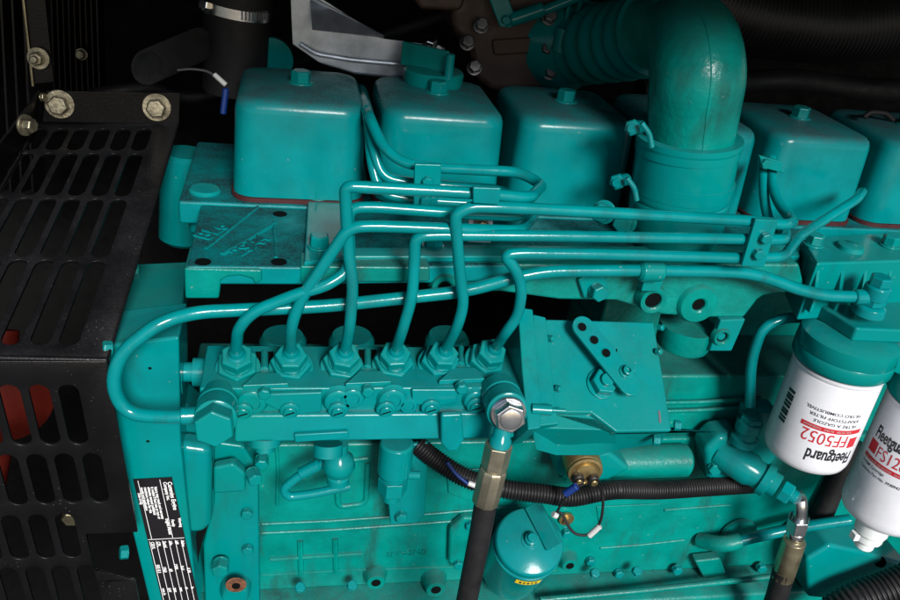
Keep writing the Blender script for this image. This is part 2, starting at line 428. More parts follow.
for i, (wl, wr) in enumerate((('CID/L', '505 8.3'), ('CPL', '1960'), ('Serial', '69'), ('Idle', '1500'), ('HP', '0.61'), ('Valve', '0.30'))):
    build('lettering', np_text(wl, .075 + i * .16, .475, 4.2), PRINTWHITE, nam)
    build('lettering', np_text(wr, .075 + i * .16, .66 + .02 * (i % 3), 4.2), PRINTWHITE, nam)
    build('lettering', np_text(('mm in', 'kW', 'rpm', 'mm', 'at', 'in')[i], .075 + i * .16, .86, 4.2), PRINTWHITE, nam)
rim = MB(); lg = npl(.84, .06)
for px, py in ((247, 512), (248, 548)): bolt(gcase, at(px, py, y=-75), OUT, 11, 6)
# extra sand-cast relief on the block
build('casting_pad', MB().prism([at(x, y, y=YB) for x, y in ((446, 470), (500, 466), (505, 494), (470, 500), (448, 492))], OUT * 2.5), CAST, block, bev=2)
build('casting_pad', MB().prism([at(x, y, y=YB) for x, y in ((596, 506), (660, 503), (664, 528), (600, 532))], OUT * 1.6), CAST, block, bev=1.5)
build('casting_seam', MB().tube([at(262, 575, y=YB), at(350, 570, y=YB), at(470, 566, y=YB), at(560, 560, y=YB)], 1.6, 8), CAST, block)
for pts in ([(600, 548), (640, 545), (684, 540)], [(276, 440), (278, 470), (277, 505)], [(664, 510), (690, 508), (730, 505)]):
    build('casting_rib', raised_strip(pts, 2.6, 2), CAST, block)
build('rail_lip', MB().tube([at(540, 600, y=YB - 36), at(640, 591, y=YB - 36), at(770, 577, y=YB - 36)], 4, 10), CAST, rail)
# ---- cylinder head
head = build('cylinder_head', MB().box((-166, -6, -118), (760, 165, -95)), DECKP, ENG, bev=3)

# ---- rocker covers
def rrect(cx, cy, hx, hy, r, z, n=6):
    out = []
    for k, (sx, sy) in enumerate(((1, -1), (1, 1), (-1, 1), (-1, -1))):
        for i in range(n + 1):
            t = math.radians(-90 + 90 * k + 90 * i / n)
            out.append(V((cx + sx * (hx - r) + r * math.cos(t), cy + sy * (hy - r) + r * math.sin(t), z)))
    return out
def cover_mesh():
    mb = MB(); loops = []
    H = 84.
    for z, ins in ((-90.5, 0), (-84, .2), (-12, 2.5), (-8, 3.2), (-4.5, 4.6), (-2, 7), (-.6, 10.5), (0.2, 15), (1.6, 30), (2.6, 44)):
        loops.append(rrect(0, 70, 61.5 - ins, 70 - ins, max(21 - ins * .35, 4), z))
    return mb.loft(loops)
PITCH = 133.6
LAB = [None] * 6
cov0 = gas0 = blt0 = None
for k in range(6):
    cx = -57.0 + PITCH * k
    M = Matrix.Translation(V((cx, 0, 0)))
    if k == 0:
        cov0 = build('rocker_cover', cover_mesh(), COVERP, ENG, origin=(0, 0, 0)); _place(cov0, ENG, M)
        gb = MB().loft([rrect(0, 70, 63, 72, 22, -95.5), rrect(0, 70, 63, 72, 22, -90.9)])
        gas0 = build('gasket', gb, GASKET, cov0, origin=(0, 0, 0)); _place(gas0, cov0, M)
        bm_ = MB(); bm_.lathe(V((0, 0, 0)), UP, [(12, -2), (12, 1.2), (11, 2)], 26); bm_.hexa(V((0, 0, 1.5)), UP, 17, 11, rot=.25); 
        blt0 = build('bolt', bm_, PAINT, cov0, bev=.6, origin=(0, 0, 0)); _place(blt0, cov0, Matrix.Translation(V((cx, 66, 2))))
        C_ = cov0
    else:
        C_ = dup(cov0, ENG, M); dup(gas0, C_, M); dup(blt0, C_, Matrix.Translation(V((cx, 66, 2))) @ Matrix.Rotation(.4 * k, 4, 'Z'))
    if k == 1: COV2 = C_
    if k == 5: COV6 = C_
# oil filler cap on the second cover
fc = at(433, 79, z=6)
cap = build('oil_filler_cap', MB().lathe(fc, UP, [(22, -6), (30, -4), (31, 1), (31, 8), (29, 10), (8, 11)], 40), PAINT, COV2)
fin = [fc + V((-33, 18, 8)), fc + V((10, -14, 8)), fc + V((13, -11, 8)), fc + V((-29, 22, 8))]
build('cap_handle', MB().prism(fin, UP * 24), PAINT, COV2, bev=1.5)
pst = at(447, 88, z=4)
build('stud', MB().cyl(pst + UP * 8, pst + UP * 34, 4.6, n=18, ch=1), PIPEP, COV2)
# dark clip on the last cover
build('hose_clip', MB().tube(fillet([at(864, 117, z=6), at(870, 112, z=12), at(886, 113, z=12), at(893, 120, z=5)], 6), 3, 10), RUBBER, COV6)
# lifting bracket peeping over the first cover
lb = at(271, 60, y=185)
build('lifting_bracket', MB().lathe(lb, V((0, 1, 0)), [(24, 0), (24, 12)], 36), PAINT, ENG, bev=1.5)

# ---- intake manifold: deck in front of the covers
ZD = -97.
dk = [at(186, 266, z=ZD), at(300, 267, z=ZD), at(430, 266, z=ZD), at(600, 263, z=ZD), at(800, 262, z=ZD), V((480, -6.5, ZD)), V((-146, -6.5, ZD))]
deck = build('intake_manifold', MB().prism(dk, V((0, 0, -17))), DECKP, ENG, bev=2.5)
YM = dk[0].y
foot = build('manifold_foot', MB().prism([at(x, y, y=YM - .6) for x, y in ((184, 268), (262, 270), (262, 281), (255, 285), (252, 279), (240, 276), (228, 277), (221, 281), (219, 299), (185, 299))], V((0, 40, 0))), CAST, deck, bev=2)
# embossed ribs and characters on the deck
def dpt(px, py, h=0.): return at(px, py, z=ZD + h)
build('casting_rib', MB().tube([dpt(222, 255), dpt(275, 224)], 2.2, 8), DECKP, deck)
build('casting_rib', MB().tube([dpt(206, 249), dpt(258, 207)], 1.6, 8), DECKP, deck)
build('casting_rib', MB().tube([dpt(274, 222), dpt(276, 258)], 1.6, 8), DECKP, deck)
def deck_text(body, px, py, px2, py2, size):
    a = dpt(px, py, .1); b = dpt(px2, py2, .1); u = (b - a).normalized(); w = UP.cross(u)
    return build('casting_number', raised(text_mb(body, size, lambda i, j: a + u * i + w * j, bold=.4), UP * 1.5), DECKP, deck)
deck_text('BL6', 208, 241, 240, 221, 22)
deck_text('2SA4', 241, 257, 278, 236, 20)
for px, py in ((203, 262), (279, 262), (280, 214)):
    build('bore', MB().lathe(dpt(px, py, .15), UP, [(6.4, 0), (6.4, .3), (5.8, .4)], 24), DARKHOLE, deck)
# pad with two bolts at the end of the deck
pad = build('manifold_pad', MB().prism([at(x, y, z=ZD + 5) for x, y in ((304, 262), (308, 196), (344, 193), (346, 257))], UP * -5), PAINT, deck, bev=1.5)
for px, py in ((318, 198), (319, 247)): bolt(pad, at(px, py, z=ZD + 5), UP, 15, 9, washer=10)
# stepped front of the manifold
def front(name, pts, th, y, m=CAST, bev=2., parent=None):
    return build(name, MB().prism([at(px, py, y=y) for px, py in pts], V((0, th, 0))), m, parent or deck, bev=bev)
build('manifold_step', MB().prism([at(x, y, z=ZD + 6) for x, y in ((350, 256), (352, 247), (520, 247), (800, 244), (800, 256), (520, 256))], UP * -6), PAINT, deck, bev=1.5)
front('manifold_face', [(300, 266), (430, 267), (430, 282), (300, 283)], 26, YM + 2)
YF = -114.
cst = front('manifold_casting', [(430, 263), (560, 264), (800, 264), (806, 291), (764, 296), (758, 300), (744, 318), (732, 318), (706, 318), (662, 315), (640, 308), (616, 301), (560, 300), (500, 292), (470, 293), (440, 290), (432, 280)], 40, YF, ROUGHCAST, 3)
build('manifold_tab', MB().prism([at(x, y, y=YF + 4) for x, y in ((717, 316), (742, 315), (728, 347), (706, 347))], V((0, -8, 0))), PAINT, deck, bev=1.5)
def ringboss(px, py, r, rin, ln, y, parent, m=CAST):
    p = at(px, py, y=y)
    b = build('boss', MB().lathe(p, OUT, [(r * 1.12, -2), (r, ln * .7), (r * .93, ln), (rin * 1.25, ln + .05), (rin, ln - 1.2), (rin * .96, ln - 3.2)], 30), m, parent)
    build('bore', MB().lathe(p + OUT * (ln - 3.1), OUT, [(rin, 0), (rin * .9, .3), (rin * .5, -.1)], 22), DARKHOLE, b); return b
ringboss(443, 283, 12, 6, 10, YF, deck); ringboss(649, 295, 13.5, 8, 12, YF, deck); ringboss(697, 303, 19, 6.5, 5, YF, deck); ringboss(721, 336, 9, 5.5, 4, YF - 3, deck)
bp_ = front('manifold_pad', [(578, 280), (588, 274), (606, 276), (610, 298), (584, 299)], 12, YF - 6, PAINT, 2)
bolt(bp_, at(596, 290, y=YF - 6), V((.1, -1, .1)), 14, 10)
pb = at(684, 318, y=YF + 24)
build('manifold_boss', MB().lathe(at(682, 344, y=YF + 26), UP, [(20, -4), (26, 0), (27, 4), (28, 24)], 34), CAST, deck)
bolt(deck, at(433, 247, z=ZD + 1), UP, 15, 9, washer=11)
# dim lower side of the head between the pump and the manifold
for px in (283, 352, 448):
    p = at(px, 335, y=YB + 110)
    build('tappet_cover', MB().lathe(p + UP * -24, UP, [(26, 0), (26, 18), (22, 24)], 26), PAINT, ENG)

# ---- air intake elbow with clamped sleeve
YE = -62.
ax = [at(672, 262, y=YE), at(678, 205, y=YE), at(690, 135, y=YE), at(697, 90, y=YE)]
el_pts = [at(690, 146, y=YE), at(694, 105, y=YE), at(697, 74, y=YE), at(692, 42, y=YE + 26), at(675, 28, y=YE + 78), at(655, 31, y=YE + 120)]
el = spline(el_pts, 7)
elbow = build('air_intake_elbow', MB().tube(el, 46, 36, rf=lambda L, t: 38 + 3 * math.sin(math.pi * min(1, t * 1.4))), CAST, ENG)
sleeve_pts = [at(671, 262, y=YE), at(675, 232, y=YE), at(678, 205, y=YE), at(683, 175, y=YE), at(690, 134, y=YE)]
sp = resample(spline(sleeve_pts, 8), 2.)
def sl_r(L, t):
    r = 38 + 8 * min(1, max(0, (t - .12) / .25))
    if t > .95: r += 1.5
    for c in (.55,):
        if abs(t - c) < .012: r -= .9
    return r
slv = build('hose_sleeve', MB().tube(sp, 50, 40, rf=sl_r), PAINT, elbow)
for (c0, c1, bx, by) in (((687, 151), (689, 138), 633, 127), ((681, 190), (684, 176), 618, 181)):
    a, b = at(*c0, y=YE), at(*c1, y=YE)
    cl = build('hose_clamp', MB().lathe(a, b - a, [(45.8, 0), (46.8, .5), (46.8, (b - a).length - .5), (45.8, (b - a).length)], 44), PAINT, elbow)
    p = at(bx, by, y=YE - 8)
    build('clamp_screw', MB().cyl(p + V((14, 16, -4)), p, 6, n=18).hexa(p, V((-.5, -.85, .1)), 13, 6).cyl(p, p + V((-4, -7, .5)), 4.2, n=14), PIPEP, cl, bev=.4)
    q = at(bx + 16, by + 9, y=YE - 26)
    build('clamp_band_end', MB().tube(fillet([q + V((-8, 3, 10)), q + V((0, 0, 2)), q + V((4, -2, -9))], 4), 2.4, 8), PIPEP, cl)
# flange under the sleeve
build('elbow_flange', MB().lathe(at(668, 268, y=YE), UP, [(38, -8), (46, -8), (46, 2), (38, 5)], 40), CAST, elbow, bev=1)
for px, py in ((604, 212), (625, 222)):
    p = at(px, py, y=YE - 30); bolt(elbow, p, V((-.6, -.8, .2)), 16, 10, washer=11)
# bellows up to the turbocharger
bw = resample(spline([at(657, 31, y=YE + 117), at(628, 39, y=YE + 175), at(585, 47, y=YE + 255)], 8), 2.)
build('bellows', MB().tube(bw, 44, 36, rf=lambda L, t: 42 + 1.7 * math.cos(L / 15. * math.pi)), PAINT, elbow)
sm_ = []
for k in range(1, len(el) - 9):
    tn = (el[k + 1] - el[k - 1]).normalized(); c = CAM - el[k]; c = (c - tn * c.dot(tn)).normalized()
    c = Matrix.Rotation(math.radians(16), 3, tn) @ c
    sm_.append(el[k] + c * (37.9 + 3 * math.sin(math.pi * min(1, k / (len(el) - 1) * 1.4))))
build('casting_seam', MB().tube(sm_, .7, 8), CAST, elbow)

# ---- turbocharger and exhaust side, in the dark behind the covers
tb = build('turbocharger', MB().lathe(at(577, 42, y=240), V((1, -.2, .1)), [(20, -70), (46, -62), (60, -40), (64, -20), (60, 0), (48, 12), (46, 50)], 36), PAINT, ENG)
for i in range(6):
    a = at(566 + i * 9, 12 + i * 7, y=196); build('cooling_fin', MB().obox(a, RIGHT, OUT, UP, 4, 16, 50), PAINT, tb, bev=1)
build('turbo_fitting', MB().cyl(at(560, 52, y=180), at(566, 28, y=180), 11, n=20, ch=1), PAINT, tb)
build('turbo_fitting', MB().hexa(at(590, 62, y=180), V((1, -.3, 0)), 16, 16), PAINT, tb)
ex = MB().prism([at(x, y, y=210) for x, y in ((452, -10), (452, 30), (470, 52), (474, 78), (492, 92), (560, 90), (566, 60), (560, -10))], V((0, 90, 0)))
exh = build('exhaust_manifold', ex, IRON, ENG, bev=9, seg=3)
build('manifold_flange', MB().prism([at(x, y, y=206) for x, y in ((492, 40), (552, 36), (556, 52), (494, 56))], V((0, 20, 0))), IRON, exh, bev=3)
build('manifold_flange', MB().prism([at(x, y, y=208) for x, y in ((410, -10), (470, -10), (462, 12), (420, 10))], V((0, 60, 0))), IRON, exh, bev=6)
for px, py in ((467, 43), (474, 68), (481, 26), (549, 18), (546, 50), (550, 73)):
    bolt(exh, at(px, py, y=200), V((-.1, -1, .5)), 13, 9, m=DULLST, washer=9)
lk = MB().tube(fillet([at(505, 22, y=185), at(545, 10, y=185), at(600, -12, y=180)], 6), 5.5, 14)
lk.cyl(at(510, 20, y=185), at(543, 9, y=185), 8, n=18, ch=1)
arm = build('actuator_rod', lk, PIPEP, ENG)
build('actuator_lever', MB().prism([at(x, y, y=182) for x, y in ((488, -4), (508, -4), (516, 18), (512, 28), (500, 27))], V((0, 8, 0))), PIPEP, arm, bev=1.5)
bolt(arm, at(506, 20, y=180), OUT, 9, 3)
tag(build('wiring_harness', MB().tube(spline([at(90, 96, y=330), at(150, 88, y=340), at(205, 96, y=330), at(300, 60, y=330), at(430, 20, y=330), at(520, -20, y=330)], 8), 9, 14), RUBBER), 'black wiring loom hanging in the dark behind the first two rocker covers', 'wiring')
tag(build('heater_hose', MB().tube(spline([at(640, 90, y=260), at(720, 84, y=280), at(790, 80, y=290), at(860, 88, y=290), at(940, 92, y=280)], 8), 15, 20), RUBBER), 'smooth black hose running behind the last rocker covers under the ribbed hose', 'hose')
# galvanised heat shield over the second cover
hsd = build('heat_shield', MB().prism([at(x, y, y=150) for x, y in ((290, 0), (300, -8), (312, -8), (383, 38), (440, 45), (446, 62), (430, 80), (352, 72), (318, 62), (292, 44))], V((6, 3, -3))), GALV, ENG, bev=1)
build('shield_flange', MB().prism([at(310, 0, y=148), at(384, 38, y=142), at(376, 36, y=128), at(312, 30, y=124)], V((0, 3, 2))), GALV, hsd, bev=.6)
build('shield_rim', MB().tube(fillet([at(300, -8, y=147), at(383, 37, y=147)], 3), 2, 8), GALV, hsd)
build('shield_bead', MB().tube(fillet([at(300, 44, y=146), at(316, 54, y=146), at(352, 60, y=147), at(420, 66, y=148)], 6), 2.4, 8), GALV, hsd)
bolt(hsd, at(430, 44, y=146), V((0, -.6, .8)), 12, 6, m=STEEL, washer=8)
build('shield_bracket', MB().tube(fillet([at(326, 62, y=170), at(338, 58, y=172), at(360, 60, y=172), at(392, 70, y=170)], 8), 4.5, 12), PIPEP, hsd)

# ---- injection pump
ZP = -198.
X0, X1 = -136., 141.
yb = at(237, 345, z=ZP).y; yf = at(340, 388, z=ZP).y
pump = build('injection_pump', MB().prism([V((X0, yb, ZP)), V((X0, yf, ZP)), V((X0, yf + 2, ZP - 40)), V((X0, yb, ZP - 44))], RIGHT * (X1 - X0)), PAINT, ENG, bev=2)
zl = at(340, 417, y=yf - 9).z; zb = at(340, 440, y=yf - 9).z
build('pump_ledge', MB().prism([V((X0 + 28, yf - 5, zl)), V((X0 + 28, yb + 14, zl)), V((X0 + 28, yb + 14, zb)), V((X0 + 28, yf - 11, zb))], RIGHT * (X1 - X0 - 30)), PAINT, pump, bev=2.5)
build('pump_underside', MB().prism([V((X0 + 34, yf - 4, zb - .3)), V((X0 + 34, yb + 8, zb - .3)), V((X0 + 34, yb - 10, zb - 16)), V((X0 + 34, yf + 12, zb - 10))], RIGHT * (X1 - X0 - 60)), PAINT, pump, bev=2)
NB = [(238, 369), (291, 368), (342, 367), (393, 366), (438, 365), (484, 362)]
NT = [(236, 347), (291, 347), (346, 347), (397, 346), (447, 346), (496, 346)]
NTW = []
for (bx, by), (tx, ty) in zip(NB, NT):
    b = at(bx, by, z=ZP); t = at(tx, ty + 1, y=b.y - 15); a = (t - b).normalized(); L = (t - b).length
    bn = MB().lathe(b - a * 2, a, [(19.5, 0), (19.5, 3), (18.5, 4)], 30).hexa(b + a * 1.5, a, 31, 9.5, rot=.5 + random.uniform(-.25, .25))
    nb = build('delivery_valve_nut', bn, PAINT, pump, bev=.8)
    un = MB().cyl(b + a * 10.5, b + a * 13.5, 13.5, n=26).hexa(b + a * 12.5, a, 24, 11, rot=.5 + random.uniform(-.3, .3))
    build('pipe_union_nut', un, PAINT, pump, bev=.7)
    build('pipe_sleeve', MB().lathe(b + a * 22, a, [(8.5, 0), (8.2, 2), (6.4, 3.5), (5.6, 8), (4.9, 9)], 22), PIPEP, pump); NTW.append((b + a * 24, a))
for k in range(3):      # clamp plates between the nuts, black patches painted as the pockets' shade behind them
    nl, nr = NB[2 * k], NB[2 * k + 1]
    cx = (nl[0] + nr[0]) / 2; cy = (nl[1] + nr[1]) / 2
    q = [at(x, y, z=ZP + 4.5) for x, y in ((cx - 8, cy + 4), (cx + 14, cy + 4), (cx + 24, cy + 15), (cx - 22, cy + 17))]
    cp = build('nut_clamp', MB().prism(q, UP * -4.5), PAINT, pump, bev=.8)
    q = [at(x, y, z=ZP + .35) for x, y in ((cx - 9, cy - 17), (cx + 9, cy - 17), (cx + 9, cy + 1), (cx - 9, cy + 1))]
    build('pocket_shade', MB().prism(q, UP * -.3), DARKHOLE, pump)
    build('pocket_bolt', MB().cyl(at(cx, cy + 1, z=ZP + .4), at(cx, cy - 15, z=ZP + .4), 3.4, n=14), PAINT, pump)
    p = at(cx + 0, cy + 22, y=yf); bolt(pump, p, OUT, 10, 7, name='clamp_screw')
# cast window and plugs on the pump's front
build('pump_side_plate', MB().prism([at(x, y, y=yf) for x, y in ((263, 391), (322, 389), (321, 409), (300, 411), (276, 406), (264, 400))], OUT * 5), PAINT, pump, bev=1.5)
build('pump_side_plate', MB().prism([at(x, y, y=yf) for x, y in ((411, 387), (458, 387), (456, 400), (440, 404), (412, 402))], OUT * 4), PAINT, pump, bev=1.5)
for px, py, r in ((252, 400, 12), (338, 399, 12), (352, 396, 10), (392, 398, 12), (474, 398, 10), (408, 403, 8)):
    build('barrel_boss', MB().lathe(at(px, py, y=yf + 1), OUT, [(r * 1.2, 0), (r * 1.02, 2.5), (r * .97, 5), (r * .84, 6), (r * .6, 6), (r * .55, 4.6)], 26), PAINT, pump)
for px, py in ((243, 412), (290, 411), (338, 411), (386, 410), (431, 408), (476, 406)):
    build('vent_screw', MB().lathe(at(px, py, y=yf - 6), V((0, -1, -.12)), [(8.5, -6), (8.5, 0), (7, 1.2), (5.8, 1.3), (5.4, 3.2), (4.8, 3.7)], 22), PAINT, pump)
    q = at(px, py, y=yf - 6) + V((0, -1, -.12)).normalized() * 3.6; build('screw_slot', MB().obox(q, V((.9, -.05, .38)).normalized(), V((-.38, -.1, .9)).normalized(), V((0, -1, -.12)).normalized(), 8.4, 1.4, .5), DARKHOLE, pump)
for px, py in ((264, 438), (270, 443)):
    pass
b = at(265, 441, y=yf - 2); build('drain_plug', MB().lathe(b, V((0, -.4, -1)), [(14, -4), (14, 3), (11, 4), (8, 4.2), (8, 9)], 26), PAINT, pump)
b = at(328, 452, y=yf + 4); build('drain_plug', MB().lathe(b, V((0, -.4, -1)), [(13, -8), (13, 3), (11, 4)], 26), PAINT, pump)
build('pump_rib', MB().prism([at(x, y, y=yf - 10) for x, y in ((294, 432), (348, 429), (349, 436), (295, 440))], OUT * 4), PAINT, pump, bev=1.2)
build('pump_tongue', MB().prism([at(x, y, y=yf - 12) for x, y in ((440, 411), (461, 410), (463, 436), (457, 447), (447, 448), (440, 440))], OUT * 6), PAINT, pump, bev=2.5, seg=3)
# left banjo bolt, painted
def banjo(name, p0px, p1px, y0, y1, r, af, m1, m2, parent):
    a, b = at(*p0px, y=y0), at(*p1px, y=y1); ax_ = (b - a).normalized(); L = (b - a).length
    o = build(name, MB().lathe(a, ax_, [(r * .8, 0), (r, 1), (r, L * .3), (r * .93, L * .32), (r * .93, L * .38), (r, L * .4), (r, L * .72), (r * .9, L * .74)], 34), m1, parent, bev=.5)
    return o, a, ax_, L
bo, a, ax_, L = banjo('banjo_union', (219, 398), (214, 428), yf + 6, yf - 46, 17, 24, PAINT, PAINT, pump)
build('banjo_bolt', MB().hexa(a + ax_ * (L * .74), ax_, 28, 17, rot=.1), PAINT, pump, bev=1)
bo, a, ax_, L = banjo('banjo_union', (499, 391), (511, 420), yf + 4, yf - 50, 18, 24, PAINT, PAINT, pump)
FEED = (a, ax_, L)
# parts hanging under the pump: feed-pump bulb, small bent pipe, drain valve
ub = at(339, 462, y=YB - 60)
build('fuel_bulb', MB().lathe(ub + UP * -16, UP, [(6, -10), (11, -9), (11, -2), (9, 0), (13, 4), (16, 12), (14, 21), (8, 27), (8, 40)], 30), PAINT, pump)
sp_ = fillet([at(334, 458, y=YB - 52), at(298, 476, y=YB - 52), at(283, 489, y=YB - 52), at(288, 497, y=YB - 52), at(312, 494, y=YB - 52), at(350, 486, y=YB - 50)], 9)
build('return_tube', MB().tube(sp_, 4.6, 14), PIPEP, pump)
build('tube_sleeve', MB().cyl(at(300, 474, y=YB - 52), at(320, 464, y=YB - 52), 6, n=18, ch=1), PIPEP, pump)
vb = MB(); p = at(395, 462, y=YB - 50)
vb.cyl(p + UP * 26, p + UP * -14, 17, n=28, ch=2).cyl(p + UP * -14, p + UP * -20, 13, n=24).hexa(p + UP * -20, UP * -1, 27, 18).cyl(p + UP * -38, p + UP * -50, 9, n=22, ch=1)
vb.cyl(p + V((14, -4, -14)), p + V((26, -6, -13)), 4.5, n=14)
build('drain_valve', vb, PAINT, pump, bev=.8)
st = build('valve_bracket', MB().prism([at(x, y, y=YB - 24) for x, y in ((384, 444), (428, 440), (424, 512), (417, 520), (390, 522), (388, 500))], OUT * 5), PAINT, ENG, bev=1.5)
bolt(st, at(401, 515, y=YB - 29), OUT, 12, 7)

# ---- governor housing
XR = at(654, 321, y=-104).x; XL = at(545, 318, y=-104).x
gtr, gbr = at(654, 322, x=XR), at(672, 431, x=XR)
gtl = at(545, 319, x=XL)
gn = (gbr - gtr).cross(gtl - gtr).normalized()
if gn.y > 0: gn = -gn
def gpt(px, py, h=0.): return at_plane(px, py, gtr + gn * h, gn)
face = [gpt(*c) for c in ((545, 319), (654, 322), (672, 431), (616, 432), (591, 413), (552, 413))]
gov = build('governor_housing', MB().prism(face, gn * -44), PAINT, ENG, bev=2, seg=3)
build('governor_step', MB().prism([gpt(*c, 5) for c in ((533, 314), (546, 317), (557, 413), (560, 424), (533, 427))], gn * -52), PAINT, gov, bev=1.5)
build('governor_flange', MB().prism([gpt(*c, 9) for c in ((518, 307), (533, 309), (536, 340), (541, 400), (541, 428), (528, 430), (522, 370))], gn * -58), PAINT, gov, bev=1.5)
build('governor_sump', MB().loft([[gpt(*c, -6) for c in ((530, 428), (556, 414), (591, 414), (616, 433), (668, 432))],
                                  [gpt(*c, -42) for c in ((536, 450), (556, 456), (600, 456), (620, 450), (660, 444))]]), PAINT, gov, bev=2)
for px, py in ((549, 338), (556, 388), (658, 327), (656, 351)):
    p = gpt(px, py, 2); build('dowel', MB().cyl(p, p + V((3, -5, 2)), 3, n=14, ch=.8), PAINT, gov)
for px, py, h in ((674, 425, 0), (653, 440, -10)):
    p = gpt(px, py, h); bolt(gov, p, V((1, -.3, .1)), 9, 6)
p = gpt(540, 409, 8); build('governor_stud', MB().cyl(p + V((-8, 0, 0)), p + V((10, -2, 0)), 5, n=16, ch=.6).cyl(p + V((10, -2, 0)), p + V((22, -3, 0)), 2, n=10), PAINT, gov)
build('index_mark', MB().prism([gpt(*c, 0.1) for c in ((616, 349), (617, 349), (617, 361), (616, 361))], gn * .6), DARKHOLE, gov)
build('dial_mark', MB().prism([gpt(*c, 0.1) for c in ((658, 411), (660, 411), (661, 423), (659, 423))], gn * .5), PRINTGREY, gov)
# stop lever with three holes
la, lbx = gpt(582, 328, 14), gpt(629, 386, 14)
lu = (lbx - la).normalized(); lw = gn.cross(lu)
out = []
r0, r1 = 10.5, 10.5
for i in range(13):
    t = math.radians(90 + 180 * i / 12); out.append(la + (lu * math.cos(t) + lw * math.sin(t)) * r0)
for i in range(13):
    t = math.radians(-90 + 180 * i / 12); out.append(lbx + (lu * math.cos(t) + lw * math.sin(t)) * r1)
lev = build('stop_lever', MB().prism(out, gn * 4), PAINT, gov, bev=1)
for px, py in ((582, 327), (594, 340), (606, 353)):
    p = gpt(px, py, 18.1); 
    build('lever_hole', MB().lathe(p, gn, [(4.4, -.2), (4.4, .2), (3.6, .25)], 20), DARKHOLE, gov)
    build('lever_hole_rim', MB().torus(p, gn, 4.5, .5, 22, 6), PAINT, gov)
p = gpt(626, 372, 18); build('lever_screw', MB().lathe(p, gn, [(6.5, 0), (6.5, 1.5), (4.5, 1.7), (4.5, 6), (3.9, 6.4), (2.4, 6.4), (2.2, 4)], 22), PAINT, gov)
p = gpt(602, 384, 0); build('lever_shaft_nut', MB().lathe(p, gn, [(15, 0), (15, 2)], 28).hexa(p + gn * 2, gn, 22, 9, rot=.4).cyl(p + gn * 10, p + gn * 15, 6, n=18), PAINT, gov, bev=.8)

# ---- injection pipes
PR = 4.8
def pipe(px, name='injection_pipe', r=PR, rad=16, parent=ENG, start=None, m=PIPEP):
    pts = [at(a, b, y=c) for a, b, c in px]
    if start is not None: pts = [start[0], start[0] + start[1] * 9] + pts
    return build(name, MB().tube(fillet(pts, rad), r, 14), m, parent)
yb_ = -156.
pipe([(238, 328, yb_), (254, 311, yb_), (300, 293, yb_), (326, 286, yb_), (346, 273, yb_ + 6), (350, 258, yb_ + 10), (348, 208, yb_ + 16), (372, 207, yb_ + 16), (455, 213, yb_ + 16), (520, 216, yb_ + 24), (536, 206, -70), (500, 205, -50), (415, 200, -45), (380, 194, -42), (371, 160, -30), (369, 125, 0), (366, 108, 50), (364, 92, 152), (340, 92, 165)], start=NTW[0], rad=14)
pipe([(291, 325, yb_), (302, 297, yb_), (349, 227, yb_), (374, 226, yb_), (455, 229, yb_), (520, 231, yb_ + 8), (535, 215, -60), (505, 190, -45), (412, 183, -42), (382, 178, -40), (374, 150, -30), (367, 112, 0), (364, 100, 60), (362, 88, 158), (338, 88, 172)], start=NTW[1], rad=14)
pipe([(350, 325, yb_), (353, 285, yb_), (348, 248, yb_ + 4), (345, 186, yb_ - 2), (362, 187, yb_ - 2), (476, 193, yb_ - 2), (530, 198, yb_), (543, 185, -100), (520, 172, -80), (437, 168, -70), (402, 163, -60), (382, 146, -45), (370, 118, -20), (366, 104, 40), (364, 94, 150), (340, 94, 162)], start=NTW[2], rad=12)
pipe([(403, 328, yb_), (412, 298, yb_), (414, 268, yb_), (415, 236, yb_), (438, 235, yb_), (560, 236, yb_), (743, 239, yb_), (784, 240, yb_), (786, 232, -105), (770, 226, -80), (764, 200, -60), (763, 160, -30)], start=NTW[3], rad=12)
pipe([(458, 325, yb_), (464, 303, yb_), (460, 276, yb_), (455, 214, yb_ - 6), (470, 207, yb_ - 6), (495, 207, yb_ - 6), (560, 210, yb_ - 4), (754, 221, yb_), (786, 225, yb_), (794, 222, -110), (780, 206, -80), (773, 190, -60), (771, 158, -30)], start=NTW[4], rad=14)
pipe([(506, 332, yb_), (518, 316, yb_), (522, 290, yb_), (517, 271, yb_), (504, 255, yb_), (520, 253, yb_), (600, 254, yb_), (740, 258, yb_), (784, 257, yb_), (799, 236, -105), (857, 199, -60), (862, 192, -30)], start=NTW[5], rad=11)
# clips
def clip(quad, y, bolts, th=4.5, parent=ENG):
    o = build('pipe_clip', MB().prism([at(a, b, y=y) for a, b in quad], OUT * th), PAINT, parent, bev=1)
    for a, b in bolts: bolt(o, at(a, b, y=y - th), OUT, 9, 5)
    return o
clip([(753, 217), (776, 218), (762, 265), (739, 264)], yb_ - 5, [(764, 237), (757, 253)])
clip([(414, 162), (441, 163), (440, 186), (436, 204), (413, 204)], -76, [(427, 181), (425, 200)])
clip([(472, 185), (500, 186), (498, 203), (472, 201)], yb_ - 8, [])
c3 = build('clip_mount', MB().prism([at(x, y, y=-100) for x, y in ((469, 215), (494, 214), (491, 243), (467, 242))], V((0, 3, 0))), GALV, ENG, bev=.8)
bolt(c3, at(481, 225, y=-101), OUT, 12, 7, m=ZINC)
clip([(757, 154), (780, 160), (782, 172), (760, 166)], -50, [(764, 163)])

